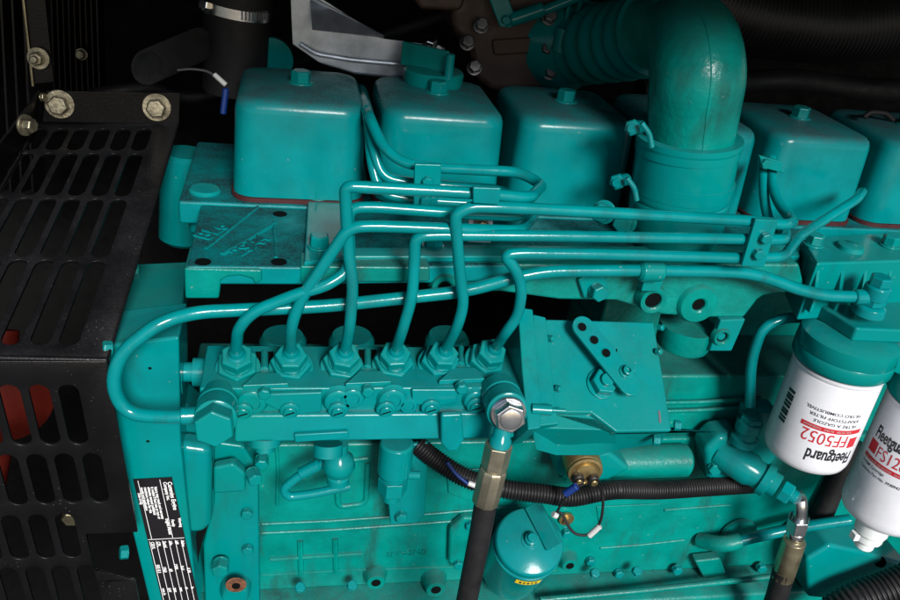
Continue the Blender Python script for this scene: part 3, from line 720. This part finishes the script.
# ---- fuel return line
rp = [(197, 416, -178), (165, 417, -178), (126, 414, -172), (111, 385, -170), (121, 352, -165), (160, 322, -158), (196, 312, -146), (330, 306, -140), (468, 291, -140), (516, 277, -140), (548, 271, -138), (640, 270, -138), (752, 272, -138), (800, 290, -142), (826, 296, -146), (868, 297, -150)]
pipe(rp, 'fuel_return_line', r=5.6, rad=26)
build('return_line_union', MB().cyl(at(180, 416, y=-178), at(204, 415, y=-176), 7.2, n=20, ch=1), PIPEP, ENG)
p = at(651, 271, y=-138); build('line_clamp', MB().cyl(at(638, 271, y=-138), at(664, 271, y=-138), 9.5, n=22, ch=3).obox(at(651, 280, y=-128), RIGHT, OUT, UP, 18, 10, 18), PAINT, ENG, bev=1)
build('return_line_union', MB().cyl(at(854, 297, y=-149), at(872, 297, y=-150), 7.2, n=20, ch=1), PIPEP, ENG)

# ---- fuel filter head
FY = -140.
ftop = at(839, 364, y=FY); fbot_z = at(803, 452, y=FY).z
ff_c = V((ftop.x, FY, 0)); FR = 42.5
FH = thing
zt = ftop.z
hd = MB()
hd.lathe(V((ff_c.x, FY, zt)), UP, [(FR + 2, 4), (FR + 4, 7), (FR + 4, 18), (FR + 3.4, 19), (FR + 4, 20), (FR + 3, 34), (FR - 3, 38), (FR - 16, 40)], 56)
fhead = build('filter_head', hd, PAINT, ENG)
s2 = at(933, 402, y=FY - 20); s2c = V((s2.x - 0, FY - 20, 0))
build('filter_mount', MB().lathe(V((s2c.x, s2c.y, s2.z)), UP, [(FR + 2, 4), (FR + 4, 7), (FR + 4, 20), (FR + 3, 36), (FR - 3, 40), (FR - 16, 42)], 48), PAINT, fhead)
zh = at(815, 262, y=-122).z
hb = [at(x, y, z=zh) for x, y in ((815, 264), (803, 240), (830, 236), (920, 230), (930, 262))]
hb2 = [p + V((2, -4, -54)) for p in hb]
build('filter_bracket', MB().prism([at(x, y, z=zh) for x, y in ((817, 263), (803, 240), (830, 236), (930, 229), (940, 259))], UP * -62), PAINT, fhead, bev=2.5)
for i, (xa, ya) in enumerate(((820, 262), (845, 261), (868, 260), (893, 259))):
    p = at(xa, ya, z=zh)
    build('stiffening_rib', MB().prism([p + V((-1.5, 0, -3)), p + V((-1.5, -12, -36)), p + V((-1.5, -12, -48)), p + V((-1.5, 4, -48))], RIGHT * 4), PAINT, fhead, bev=1)
build('filter_bracket_shelf', MB().prism([at(x, y, z=zt + 54) for x, y in ((801, 288), (822, 306), (857, 328), (950, 332), (950, 286))], UP * -15), PAINT, fhead, bev=2.5)
for px, py in ((813, 245), (889, 246)): bolt(fhead, at(px, py, z=zh), UP, 15, 9, washer=10)
build('boss', MB().lathe(at(850, 249, z=zh), UP, [(13, 0), (12, 4), (10, 5)], 26), PAINT, fhead)
# wedge gusset between the two mounts
build('filter_bridge', MB().prism([V((ff_c.x + 20, FY - 10, zt + 12)), V((s2c.x - 10, s2c.y + 0, s2.z + 14)), V((s2c.x - 10, s2c.y + 50, s2.z + 14)), V((ff_c.x + 20, FY + 40, zt + 12))], UP * 22), PAINT, fhead, bev=2)
bj = at(872, 302, y=-150)
bb = MB().lathe(bj + UP * -12, UP, [(15, 0), (14, 8), (11, 10)], 26).hexa(bj + UP * -2, UP, 18, 7).lathe(bj + UP * 4, UP, [(11, 0), (11.5, 4), (11.5, 12), (10, 14)], 26).hexa(bj + UP * 18, UP, 17, 9)
build('banjo_bolt', bb, PIPEP, fhead, bev=.6)

# ---- fuel filters: spin-on canisters that hang from the head
def canister(label, c, ztop, zbot, r, parent_loc):
    t = thing('fuel_filter', label, 'fuel filter', V((c.x, c.y, zbot)), 'white spin-on fuel filters under the filter head')
    H = ztop - zbot
    prof = [(r * .5, 0), (r * .86, 1.2), (r * .95, 4), (r * .99, 9), (r, 15), (r, H - 7), (r - .6, H - 5), (r + .6, H - 3), (r + .6, H - .6), (r - 2, H)]
    build('canister', MB().lathe(V((c.x, c.y, zbot)), UP, prof, 72), WHITEP, t)
    build('seal_ring', MB().lathe(V((c.x, c.y, ztop + .1)), UP, [(r - 3, 0), (r - 1, .5), (r - 1, 3), (r - 3, 3.5)], 48), RUBBER, t)
    return t
def wrap(c, r, ang0, z0, sgn=1):
    """letters round a canister: u along the circumference from angle ang0, v up; sgn -1 turns them upside down"""
    def f(u, v, h=.25):
        a = ang0 + sgn * u / r
        return V((c.x + (r + h) * math.sin(a), c.y - (r + h) * math.cos(a), z0 + sgn * v))
    return f
def patch(f, u0, u1, v0, v1, h=.2, n=14):
    mb = MB(); bm = mb.bm
    cols = [(bm.verts.new(f(u0 + (u1 - u0) * i / n, v0, h)), bm.verts.new(f(u0 + (u1 - u0) * i / n, v1, h))) for i in range(n + 1)]
    for a, b in zip(cols, cols[1:]): bm.faces.new((a[0], b[0], b[1], a[1]))
    return mb
zb1 = fbot_z
F1 = canister('white spin-on filter whose red and black print is upside down', ff_c, zt + 2, zb1 + 0, FR, None)
H1 = zt - zb1
def prints(t, f, number, big, extra, lines, W):
    build('lettering', text_mb('Fleetguard', 14.5, lambda u, v: f(u, v), bold=.22, sx=.62), PRINTBLACK, t)
    build('lettering', text_mb(number, 15.5, lambda u, v: f(u + 13, v + 26), sx=.9, bold=.05), PRINTRED, t)
    build('lettering', text_mb(extra, 3.2, lambda u, v: f(u + 14, v + 21, .3)), WHITETAG, t)
F1A = -.1
f1 = wrap(ff_c, FR, .44, zb1 + 30, -1)
# upside down: the brand stands lowest, v grows downwards, so place with v measured from the brand line
def F_(u, v, h=.25): return f1(u, v, h)
ax1 = ff_c
build('lettering', text_mb('Fleetguard', 20, lambda u, v: F_(u, v - 3), bold=.5, sx=.57), PRINTBLACK, F1)
build('red_block', patch(F_, 1, 11, -21, -9), PRINTRED, F1)
build('lettering', text_mb('FF5052', 19.5, lambda u, v: F_(u + 13, v - 24), sx=.80), PRINTRED, F1)
build('red_band', patch(F_, 1, 62, -31, -26, .2, 30), PRINTRED, F1)
build('lettering', text_mb('FUEL FILTER   FILTRO   CARBURANT', 2.9, lambda u, v: F_(u + 13, v - 29.6, .4)), WHITETAG, F1)
for i, b in enumerate(('FILTRE A GAZOLE', 'KRAFTSTOFF FILTER', 'FILTRO COMBUSTIVEL')):
    build('lettering', text_mb(b, 4.6, lambda u, v: F_(u + 10, v - 37 - i * 6.2), sx=1.15, bold=.04), PRINTBLACK, F1)
# black code bars at the left of the canister
for i in range(9):
    w = (2.4, 1.6, 3, 1.4, 2.6, 2, 3, 1.6, 2.4)[i]
    build('print_bar', patch(wrap(ff_c, FR, -1.62, zb1 + 44 + i * 4.3), 0, 10, 0, w + 1.1), PRINTBLACK, F1)
# second canister, mostly outside the frame
FL = at(877, 398, y=FY - 25)
f2c = V((s2c.x, s2c.y, 0)); z2t = s2.z
z2b = at(868, 520, y=FY - 30).z
F2 = canister('white spin-on filter with upright print and a plastic drain cock below', f2c, z2t + 2, z2b, FR, None)
f2 = wrap(f2c, FR, -1.80, z2b + 75)
def G_(u, v, h=.25): return f2(u, v, h)
build('lettering', text_mb('Fleetguard', 20, lambda u, v: G_(u + 3, v + 27), bold=.5, sx=.50), PRINTBLACK, F2)
build('red_block', patch(G_, 1, 12, 9, 23), PRINTRED, F2)
build('lettering', text_mb('FS1280', 19.5, lambda u, v: G_(u + 13, v + 8), sx=.70), PRINTRED, F2)
build('red_band', patch(G_, 0, 64, 0, 5, .2, 30), PRINTRED, F2)
build('lettering', text_mb('FUEL WATER SEPARATOR   FILTRO', 2.9, lambda u, v: G_(u + 2, v + 1.2, .4)), WHITETAG, F2)
for i, b in enumerate(('A P&M Cartridge', 'Cummins Part No. 3930942')):
    build('lettering', text_mb(b, 4.6, lambda u, v: G_(u + 1, v - 6 - i * 6.5), sx=.9, bold=.05), PRINTBLACK, F2)
dv = MB(); p = V((f2c.x - 16, f2c.y - 14, z2b))
dv.lathe(p, UP * -1, [(17, -2), (17, 12), (15, 13), (15, 22), (10, 24), (10, 34)], 14).obox(p + UP * -18, RIGHT, OUT, UP, 40, 9, 9)
build('drain_cock', dv, mat('translucent_white_plastic', (.6, .63, .62), .35), F2, bev=1)

# ---- lift pump beneath the filters
lp0, lp1 = at(726, 455, y=YB - 30), at(776, 486, y=YB - 70)
d = (lp1 - lp0).normalized()
lp = build('lift_pump', MB().lathe(lp0, d, [(17, -10), (19, 0), (19, 30), (16, 36), (16, 42), (19, 44), (19, 52), (14, 54), (14, 62)], 34), PAINT, ENG)
bn = at(786, 492, y=YB - 80)
build('union_nut', MB().hexa(bn - d * 6, d, 22, 12).cyl(bn + d * 6, bn + d * 12, 8, n=20), PIPEP, lp, bev=.6)
build('lift_pump_body', MB().prism([at(x, y, y=YB - 10) for x, y in ((738, 398), (768, 396), (770, 440), (752, 468), (732, 452))], OUT * 24), PAINT, lp, bev=6, seg=3)
u2 = at(749, 425, y=YB - 40)
build('pipe_union', MB().lathe(u2 + UP * -26, UP, [(12, 0), (15, 2), (15, 10), (11, 12), (11, 18), (14, 20), (14, 32), (8, 34), (8, 40)], 26).hexa(u2 + UP * 4, UP, 22, 9), PAINT, lp, bev=.5)
pipe([(750, 405, YB - 38), (751, 360, YB - 38), (762, 328, YB - 38), (782, 318, YB - 38), (815, 317, YB - 36)], 'supply_pipe', r=5.6, rad=22)
pipe([(724, 544, YB - 26), (760, 536, YB - 30), (800, 527, YB - 34), (850, 520, YB - 44)], 'drain_pipe', r=7, rad=20)
build('pipe_elbow', MB().tube(fillet([at(700, 540, y=YB - 4), at(720, 545, y=YB - 26), at(740, 541, y=YB - 28)], 12), 10, 16), CAST, ENG)
cb = build('mounting_bracket', MB().prism([at(x, y, y=YB - 60) for x, y in ((806, 560), (830, 545), (862, 552), (910, 566), (910, 590), (830, 600), (808, 598))], V((0, 60, 0))), PAINT, ENG, bev=5, seg=3)
build('bore', MB().cyl(at(880, 562, y=YB - 60.3), at(880, 562, y=YB - 60.8), 7, n=22), DARKHOLE, cb)
for px, py in ((676, 568), (717, 566), (760, 566)):
    bolt(rail, at(px, py, y=YB - 6), OUT, 12, 7)
for px, py in ((640, 573), (690, 562), (710, 563)): pass
build('sump_clip', MB().prism([at(x, y, y=YB - 2) for x, y in ((690, 553), (716, 550), (722, 566), (700, 572))], OUT * 14), CAST, block, bev=3)
# ---- dipstick / breather canister with a winged cap
cc = at(530, 541, y=-118)
axc = (cc - (CAM + ray(514, 566) * ((depth(cc) + 88) / F))).normalized()
can = build('breather_canister', MB().lathe(cc, axc, [(36, -120), (38, -60), (38.6, -14)], 48), PAINT, ENG, bev=1)
cpm = MB().lathe(cc, axc, [(34.5, -13), (36.5, -12), (37.5, -4), (36.5, -1), (34.5, .6), (14, 1.6), (11, 2.6)], 56)
ccap = build('canister_cap', cpm, PAINT, can)
cu_, cw_, ca_ = frame(axc, at(552, 545, y=-118) - at(537, 505, y=-118))
wa, wb = at_plane(531, 506, cc + axc * 2, axc), at_plane(553, 549, cc + axc * 2, axc); wu = (wb - wa).normalized(); ww = axc.cross(wu)
wk = (axc * .72 + ww * .70).normalized(); build('cap_wing', MB().obox((wa + wb) / 2 + axc * 8, wu, wu.cross(wk), wk, (wb - wa).length, 5, 20), PAINT, can, bev=1.2)
build('cap_stud', MB().lathe(cc + ca_ * 1.5, ca_, [(11, 0), (10, 2), (7, 2.5), (7, 8), (5, 9), (4.5, 12)], 24), PAINT, can, bev=.4)
stk = MB(); ns = 14
lo_, hi_ = [], []
tw = -UP; u_, w_, a_ = frame(axc, tw)
for i in range(ns + 1):
    t = -.30 + .72 * i / ns
    dd = u_ * math.cos(t) + w_ * math.sin(t); lo_.append(cc - a_ * 31 + dd * 38.9); hi_.append(cc - a_ * 17 + dd * 38.9)
for i in range(ns): stk.bm.faces.new([stk.bm.verts.new(q) for q in (lo_[i], lo_[i + 1], hi_[i + 1], hi_[i])])
build('warning_sticker', stk, YELLOW, can)
for i in range(5):
    t = -.16 + .11 * i; dd = u_ * math.cos(t) + w_ * math.sin(t); tt = -u_ * math.sin(t) + w_ * math.cos(t)
    build('sticker_mark', MB().obox(cc - a_ * 24 + dd * 39.1, tt, a_, dd, 2.2 - .6 * (i % 2), 6, .3), PRINTBLACK, can)

# ---- shut-off solenoid with two terminals
so = at(584, 468, y=-118); sa = V((-.05, -.95, -.05)).normalized()
sol = build('solenoid', MB().lathe(so, sa, [(19, -26), (19, 2), (17.5, 4)], 36), BRASS, ENG)
build('solenoid_rim', MB().lathe(so + sa * 4, sa, [(18, 0), (18, 2.4), (15, 3), (13, 1.6)], 36), BRASS, sol)
build('solenoid_cap', MB().lathe(so + sa * 5, sa, [(10, 0), (10, 2), (4, 3)], 30), BRASS, sol)
for px, py in ((578, 479), (593, 480)):
    p = at(px, py, y=-128)
    build('terminal', MB().cyl(p - sa * 10, p + sa * 4, 6.4, n=20, ch=1), PLASTIC, sol)
    build('terminal_screw', MB().cyl(p + sa * 3.8, p + sa * 6.4, 3.6, n=14, ch=.5), BRASS, sol)
build('solenoid_bracket', MB().prism([at(x, y, y=-98) for x, y in ((560, 456), (610, 452), (632, 470), (600, 486), (556, 476))], V((0, 34, 0))), PAINT, ENG, bev=6, seg=3)
cyc = MB().cyl(at(560, 464, y=-66), at(688, 460, y=-66), 19, n=34, ch=4)
build('oil_gallery', cyc, CAST, ENG)
for px, py in ((566, 532), (590, 560), (618, 572)): bolt(block, at(px, py, y=YB - 1), OUT, 11, 6)
zp = at(566, 518, y=YB - 2); build('brass_plug', MB().lathe(zp, OUT, [(9, 0), (9, 3), (5, 3.2), (5, 7)], 20), BRASS, block)
boss(570, 566, 10, 12)

# background pieces left of the first cover
build('water_outlet', MB().cyl(at(186, 152, y=190), at(183, 240, y=190), 28, n=30, ch=5), PAINT, ENG)
build('water_fitting', MB().cyl(at(205, 188, y=20), at(205, 230, y=20), 15, n=24, ch=2), PAINT, ENG)

# ================================================================== hoses and wires
# feed hose at the middle
a, ax_, L = FEED
h1 = thing('fuel_hose', 'black rubber hose with long crimped steel end below the silver banjo bolt', 'hose', at(466, 600, y=-200), 'black fuel hoses with crimped steel ends')
e = a + ax_ * (L * .74)
build('banjo_washer', MB().lathe(e, ax_, [(15.5, 0), (15.5, 3), (14.5, 4)], 34), STEEL, h1)
build('banjo_bolt', MB().hexa(e + ax_ * 4, ax_, 24, 10, rot=.2).lathe(e + ax_ * 13, ax_, [(10, 0), (9.5, 1.5), (8, 2)], 30), STEEL, h1, bev=.8)
HY = -200.
q0 = a + ax_ * (L * .5)
h_pts = [at(503, 432, y=HY + 4), at(497, 452, y=HY), at(488, 486, y=HY), at(487, 498, y=HY)]
def seg_along(p, q, prof, n=28): return MB().lathe(p, q - p, prof, n)
p, q = at(503, 430, y=HY + 4), at(499, 447, y=HY)
build('hose_neck', seg_along(p, q, [(8, -6), (8, 6), (9.5, 8), (9.5, (q - p).length)], 24), PIPEP, h1)
p, q = at(499, 444, y=HY), at(494, 467, y=HY); Lq = (q - p).length
build('hex_nut', MB().hexa(p, q - p, 21, Lq, rot=.25), OLIVEZ, h1, bev=.8)
p, q = at(494, 467, y=HY), at(485, 502, y=HY); Lq = (q - p).length
build('crimp_sleeve', MB().lathe(p, q - p, [(9, 0), (11.5, 1), (12.5, 3), (12.5, Lq - 2), (11.8, Lq)], 10), OLIVEZ, h1, bev=.5)
build('rubber_hose', MB().tube(spline([at(487, 494, y=HY), at(481, 530, y=HY), at(473, 570, y=HY), at(465, 610, y=HY), at(456, 660, y=HY + 5)], 8), 10.3, 24), RUBBER, h1)
# second hose below the filters
h2 = thing('fuel_hose', 'black rubber hose with gold crimped end and bent steel elbow below the filters', 'hose', at(772, 600, y=-140), 'black fuel hoses with crimped steel ends')
HY2 = -135.
build('elbow_fitting', MB().tube(fillet([bn + d * 10, at(800, 497, y=HY2 + 6), at(801, 506, y=HY2), at(799, 522, y=HY2)], 9), 7.2, 18), STEEL, h2)
p, q = at(799, 518, y=HY2), at(795, 536, y=HY2); Lq = (q - p).length
build('hex_nut', MB().hexa(p, q - p, 21, Lq * .7, rot=.2).lathe(p + (q - p) * .7, q - p, [(9.5, 0), (10, 1), (10, Lq * .25), (8, Lq * .3)], 26), STEEL, h2, bev=.7)
p, q = at(795, 539, y=HY2), at(782, 578, y=HY2); Lq = (q - p).length
build('crimp_sleeve', MB().lathe(p, q - p, [(9, -3), (9, 0), (12.6, 2), (13, 4), (13, Lq - 2), (12, Lq)], 12), ZINC, h2, bev=.4)
build('rubber_hose', MB().tube(spline([at(784, 570, y=HY2), at(777, 596, y=HY2), at(768, 624, y=HY2), at(756, 670, y=HY2)], 8), 12.5, 24), RUBBER, h2)
# another plain hose in the shade behind it
tag(build('rubber_hose', MB().tube(spline([at(852, 440, y=-50), at(832, 490, y=-60), at(812, 545, y=-70), at(800, 610, y=-70)], 8), 13, 22), RUBBER), 'plain black hose in the shade between the two white filters', 'hose')
def corrug(pts, r, pitch, amp, n=20):
    path = resample(spline(pts, 12), pitch / 5)
    return MB().tube(path, r, n, rf=lambda L_, t: r + amp * (1 if math.sin(L_ * 2 * math.pi / pitch) > -.2 else -1) * .6 + amp * .4 * math.sin(L_ * 2 * math.pi / pitch))
tag(build('cable_conduit', corrug([at(416, 444, y=-74), at(436, 460, y=-82), at(466, 478, y=-96), at(505, 489, y=-110), (at(545, 494, y=-116)), at(572, 497, y=-118), at(612, 490, y=-112), at(660, 490, y=-100), at(710, 487, y=-92), at(760, 484, y=-80)], 9.8, 3.3, .7), PLASTIC, smooth=60), 'thin black corrugated conduit running across the green block under the pump', 'conduit')
tag(build('drain_conduit', corrug([at(800, 640, y=-150), at(846, 606, y=-150), at(890, 588, y=-150), at(960, 560, y=-150)], 20, 6, 1.2), PLASTIC, smooth=60), 'black corrugated conduit in the bottom right corner under the filters', 'conduit')
tag(build('air_hose', corrug([at(640, -40, y=330), at(720, 6, y=330), at(800, 22, y=330), at(866, 22, y=330), at(990, 0, y=330)], 52, 6., .8, 36), PLASTIC, smooth=60), 'wide black ribbed air hose in the dark behind the last rocker covers', 'hose')
ah = thing('coolant_hose', 'upright black rubber hose with a steel worm clamp behind the first cover', 'hose', at(240, 70, y=200))
build('rubber_hose', MB().tube([at(236, 90, y=200), at(238, 40, y=200), at(240, -20, y=200)], 36, 30), RUBBER, ah)
p, q = at(238, 14, y=200), at(239, 3, y=200)
cl = build('hose_clamp', MB().lathe(p, q - p, [(36.5, 0), (37.6, .6), (37.6, (q - p).length - .6), (36.5, (q - p).length)], 40), STEEL, ah)
sl = MB()
for i in range(9):
    t = -.2 + i * .1; sl.obox(p.lerp(q, .5) + V((math.sin(t + .35) * 37.7, -math.cos(t + .35) * 37.7, 0)), V((math.cos(t + .35), math.sin(t + .35), 0)), UP, V((math.sin(t + .35), -math.cos(t + .35), 0)), 1.6, 9, .8)
build('clamp_slots', sl, PRINTGREY, cl)
pz = at(208, 5, y=180); build('clamp_screw', MB().hexa(pz, V((-.6, -.7, .2)), 12, 8).lathe(pz, V((.6, .7, -.2)), [(9, 0), (9, 12)], 20), STEEL, cl, bev=.5)
tag(build('drain_tube', MB().loft([[at(165 + 14 * 0, 66, y=130) + (V((0, 0, 1)) * math.sin(t) * rr + V((.8, .6, 0)) * math.cos(t) * rr) + V((-.5, .7, .25)) * 0 + off for t in (2 * math.pi * i / 28 for i in range(28))] for rr, off in ((15, V((-16, 0, -2))), (18, V((-16, 0, -2))), (18, V((28, 40, 14))), (15, V((28, 40, 14))))], cap0=False, cap1=False), RUBBER), 'short open black rubber tube end lying behind the black guard', 'tube')
wi = thing('sensor_wire', 'thin grey wire with white sleeve and blue connector beside the first cover', 'wire', at(226, 110, y=60))
build('wire_strand', MB().tube(spline([at(178, 70, y=90), at(192, 69, y=80), at(206, 71, y=70), at(214, 75, y=62)], 8), 1.1, 10), PRINTGREY, wi)
build('wire_sleeve', MB().cyl(at(214, 74, y=62), at(226, 85, y=58), 2.4, n=16, ch=.5), WHITETAG, wi)
build('wire_connector', MB().cyl(at(226, 88, y=58), at(223, 114, y=56), 3, n=16, ch=1), BLUE, wi)
lw_ = thing('terminal_wire', 'thin black wire loop with blue plug and white tag on the brass solenoid', 'wire', at(590, 535, y=-140))
build('wire_strand', MB().tube(spline([at(602, 488, y=-146), at(603, 505, y=-146), at(600, 522, y=-145), at(590, 534, y=-144), at(576, 534, y=-142), at(567, 524, y=-138), at(562, 514, y=-134), at(556, 513, y=-132)], 8), 1.5, 10), RUBBER, lw_)
build('wire_tag', MB().cyl(at(589, 536, y=-145), at(600, 526, y=-146), 3.1, n=16, ch=.5), WHITETAG, lw_)
w2 = at(572, 489, y=-142)
build('wire_strand', MB().tube(spline([at(584, 484, y=-145), at(574, 489, y=-143), at(564, 500, y=-140), at(557, 512, y=-134)], 6), 1.4, 10), RUBBER, lw_)
build('blue_plug', MB().cyl(at(565, 494, y=-142), at(577, 486, y=-145), 4, n=16, ch=.6), BLUE, lw_)
build('white_plug', MB().cyl(at(553, 514, y=-133), at(557, 516, y=-133), 3.4, n=16, ch=.6), WHITETAG, lw_)
tw_ = thing('harness_tie', 'blue and white cable ends lying on the corrugated conduit beside the hose', 'cable', at(460, 478, y=-110))
build('blue_cable', MB().tube(spline([at(447, 462, y=-104), at(456, 474, y=-108), at(468, 484, y=-112)], 6), 2, 10), BLUE, tw_)
build('white_end', MB().cyl(at(468, 483, y=-112), at(476, 486, y=-114), 2.8, n=14, ch=.5), WHITETAG, tw_)

# ================================================================== black slotted guard on the left
GY = -150.; GB = 185.
B_ = at(107, 360, y=GY); A_ = at(-96, 352, y=GY); C_ = at(178, 124, y=GB); D_ = at(40, 124, y=GB)
A_ = V((A_.x - 0, A_.y, B_.z + 3))
gd = thing('slotted_guard', 'black powder coated guard with rows of long slots over the fan', 'guard', (-300, -150, -560))
def slotted(outline, slots, M, th, name, m, parent):
    """sheet with an outline and stadium shaped slots (u0, u1, v0, v1), all in sheet millimetres"""
    mb = MB(); bm = mb.bm; ed = []
    def ring(pts):
        vs_ = [bm.verts.new((x, y, 0)) for x, y in pts]
        for k in range(len(vs_)): ed.append(bm.edges.new((vs_[k], vs_[(k + 1) % len(vs_)])))
    ring(outline)
    for a, b, c, d in slots:
        r = (b - a) / 2; cx = (a + b) / 2; n = 10
        ring([(cx + r * math.cos(t), d - r + r * math.sin(t)) for t in (math.pi * k / n for k in range(n + 1))] +
             [(cx - r * math.cos(t), c + r - r * math.sin(t)) for t in (math.pi * k / n for k in range(n + 1))])
    bmesh.ops.triangle_fill(bm, edges=ed, use_beauty=True, use_dissolve=False)
    for v in bm.verts: v.co = M(v.co.x, v.co.y)
    o = build(name, mb, m, parent, smooth=30)
    md = o.modifiers.new('solid', 'SOLIDIFY'); md.thickness = th * S; md.offset = 0
    bv = o.modifiers.new('bevel', 'BEVEL'); bv.width = 1.1 * S; bv.segments = 2; bv.limit_method = 'ANGLE'; bv.angle_limit = math.radians(50)
    return o
gnorm = (B_ - A_).cross(C_ - B_).normalized()
UW = (B_ - A_).length; VL = (C_ - B_).length
du = (B_ - A_).normalized()
def top_map(u, v):         # u: mm leftwards from the right edge, v: mm backwards from the front edge
    t = v / VL
    b = B_.lerp(C_, t); a = A_.lerp(D_, t)
    return b.lerp(a, u / UW)
def v_of(py):              # where a photo row meets the guard's right edge
    lo, hi = 0., VL
    for _ in range(40):
        mdl = (lo + hi) / 2; c = R @ (B_.lerp(C_, mdl / VL) - CAM); yy = 300 - F * c.y / -c.z
        if yy > py: lo = mdl
        else: hi = mdl
    return lo
rows = [(v_of(348), v_of(263)), (v_of(260), v_of(201)), (v_of(198), v_of(155)), (v_of(152), v_of(130))]
PU = 21.5; U0 = 22.
slots = []
for c, d2 in rows:
    for k in range(7):
        ua = U0 + k * PU
        slots.append((ua + 2.9, ua + PU - 2.9, c, d2))
slotted([(0, 0), (UW, 0), (UW, VL), (0, VL)], slots, top_map, 3., 'top_panel', BLACKP, gd)
# front of the guard
def front_map(u, v):       # u leftwards from the right edge, v downwards
    return V((B_.x - u + v * .06, GY - 1.0, B_.z - v))
zz = lambda py, px=60: B_.z - at(px, py, y=GY).z
xx = lambda px, py: B_.x - at(px, py, y=GY).x
slots = []
def frow(s0, s1, first, n=7, w=15.6, pitch=22.):
    for k in range(n):
        ua = first + k * pitch
        slots.append((ua + (pitch - w) / 2, ua + (pitch + w) / 2, s0, s1))
NOTCH = 44.
frow(zz(383), zz(443), 22.); frow(zz(452), zz(502), 15.); frow(zz(512), zz(556), 48., 6); frow(zz(564), zz(632), 40., 6)
slotted([(0, 0), (0, zz(533)), (NOTCH, zz(533)), (NOTCH, zz(582)), (10, zz(582)), (10, zz(645)), (240, zz(645)), (240, 0)], slots, front_map, 3., 'front_panel', BLACKP, gd)
# folded edge between top and front
build('fold_edge', MB().tube([B_, A_], 2.4, 10), BLACKP, gd)
build('fold_edge', MB().tube([B_, C_], 1.7, 10), BLACKP, gd)
# upright flange at the back with its bolts
fl = [at(42, 122, y=GB), at(179, 124, y=GB), at(180, 93, y=GB), at(46, 91, y=GB)]
build('rear_flange', MB().prism(fl, V((0, 3, 0))), BLACKP, gd, bev=.6)
sf = [D_ + V((-4, 0, 0)), at(45, 91, y=GB) + V((-4, 0, 0)), D_.lerp(A_, .62) + V((-4, 0, 42)), D_.lerp(A_, .62) + V((-4, 0, 0))]
build('side_flange', MB().prism(sf, V((-3, 0, 0))), BLACKP, gd, bev=.6)
for px, py, y in ((60, 104, GB), (157, 107, GB)):
    bolt(gd, at(px, py, y=y), V((.0, -1, .12)), 18, 9, m=ZINCD, washer=15.5, wh=3)
bolt(gd, at(24, 125, y=120), V((1, -.45, .1)), 13, 8, m=ZINCD, washer=11, wh=3)
bolt(gd, at(41, 97, y=170), V((1, -.25, .1)), 8, 4, m=ZINC)

# red painted fan ring seen through the slots
fanc = V((-372, 60, -330))
al = thing('cooling_fan', 'red painted fan hub and ring glimpsed through the guard slots', 'fan', (-372, 60, -560))
build('fan_ring', MB().torus(at(-30, 440, y=0), V((1, .2, 0)), 80, 16, 40, 12), RED, al)
build('fan_hub', MB().lathe(at(4, 400, y=-40), V((.3, -1, .2)), [(40, -60), (44, 0), (30, 10), (14, 14)], 30), RED, al)
build('fan_hub_arm', MB().tube([at(-14, 520, y=-40), at(-2, 440, y=-40), at(4, 330, y=10)], 14, 16), RED, al)
bolt(al, at(72, 515, y=-40), OUT, 16, 8, m=ZINC)

# ================================================================== louvred black panel, upper left
lv = thing('louvre_panel', 'black louvred panel of narrow upright slats behind the guard', 'louvre panel', at(20, 200, y=300))
sl = MB()
for i in range(6):
    px = -20 + i * 11.
    a, b = at(px + 4, 190, y=260), at(px - 6, -30, y=260)
    sl.obox((a + b) / 2, RIGHT, V((.5, .86, 0)), (b - a).normalized(), 2.2, 20, (b - a).length)
build('slats', sl, BLACKP, lv)
sl = MB()
for i in range(9):
    px = 58 + i * 5.6
    a, b = at(px, 100, y=420), at(px - 4, -30, y=420)
    sl.obox((a + b) / 2, RIGHT, V((.2, .95, 0)), (b - a).normalized(), 2., 20, (b - a).length)
build('slats', sl, BLACKP, lv)
a, b = at(34, 92, y=215), at(24, -30, y=215)
build('post', MB().prism([at(34, 84, y=215), at(54, 82, y=215), at(42, -30, y=215), at(20, -30, y=215)], V((0, 4, 0))), BLACKP, lv, bev=.6)
build('post_edge', MB().tube([at(33, 86, y=213), at(20, -30, y=213)], 1.5, 8), ZINC, lv)
bolt(lv, at(39, 58, y=213), V((-.1, -1, .1)), 13, 8, m=ZINCD, washer=12, wh=3, shank=6, sr=4)
bolt(lv, at(82, 54, y=400), V((-.1, -1, .1)), 11, 7, m=ZINCD, washer=8, wh=3)

# ================================================================== light
W = bpy.data.worlds.new('World'); sc.world = W; W.use_nodes = True
nt = W.node_tree; bg = nt.nodes['Background']
sky = nt.nodes.new('ShaderNodeTexSky'); sky.sky_type = 'NISHITA'; sky.sun_disc = False
ELEV, AZ = math.radians(32), math.radians(9)     # sun stands in front of the engine, to the right
sdir = V((math.sin(AZ) * math.cos(ELEV), -math.cos(AZ) * math.cos(ELEV), math.sin(ELEV)))
sky.sun_elevation = ELEV; sky.sun_rotation = math.atan2(sdir.x, sdir.y)
nt.links.new(sky.outputs[0], bg.inputs['Color']); bg.inputs['Strength'].default_value = .085
sd = bpy.data.lights.new('sun', 'SUN'); sd.energy = 5.; sd.angle = math.radians(17); sd.color = (1, .98, .95)
so_ = bpy.data.objects.new('sun', sd); COL.objects.link(so_)
so_.rotation_euler = (-sdir).to_track_quat('-Z', 'Y').to_euler()
vs = sc.view_settings
vs.view_transform = 'Standard'; vs.look = 'None'; vs.exposure = .34; vs.gamma = 1.
sc.cycles.max_bounces = 8; sc.cycles.diffuse_bounces = 2
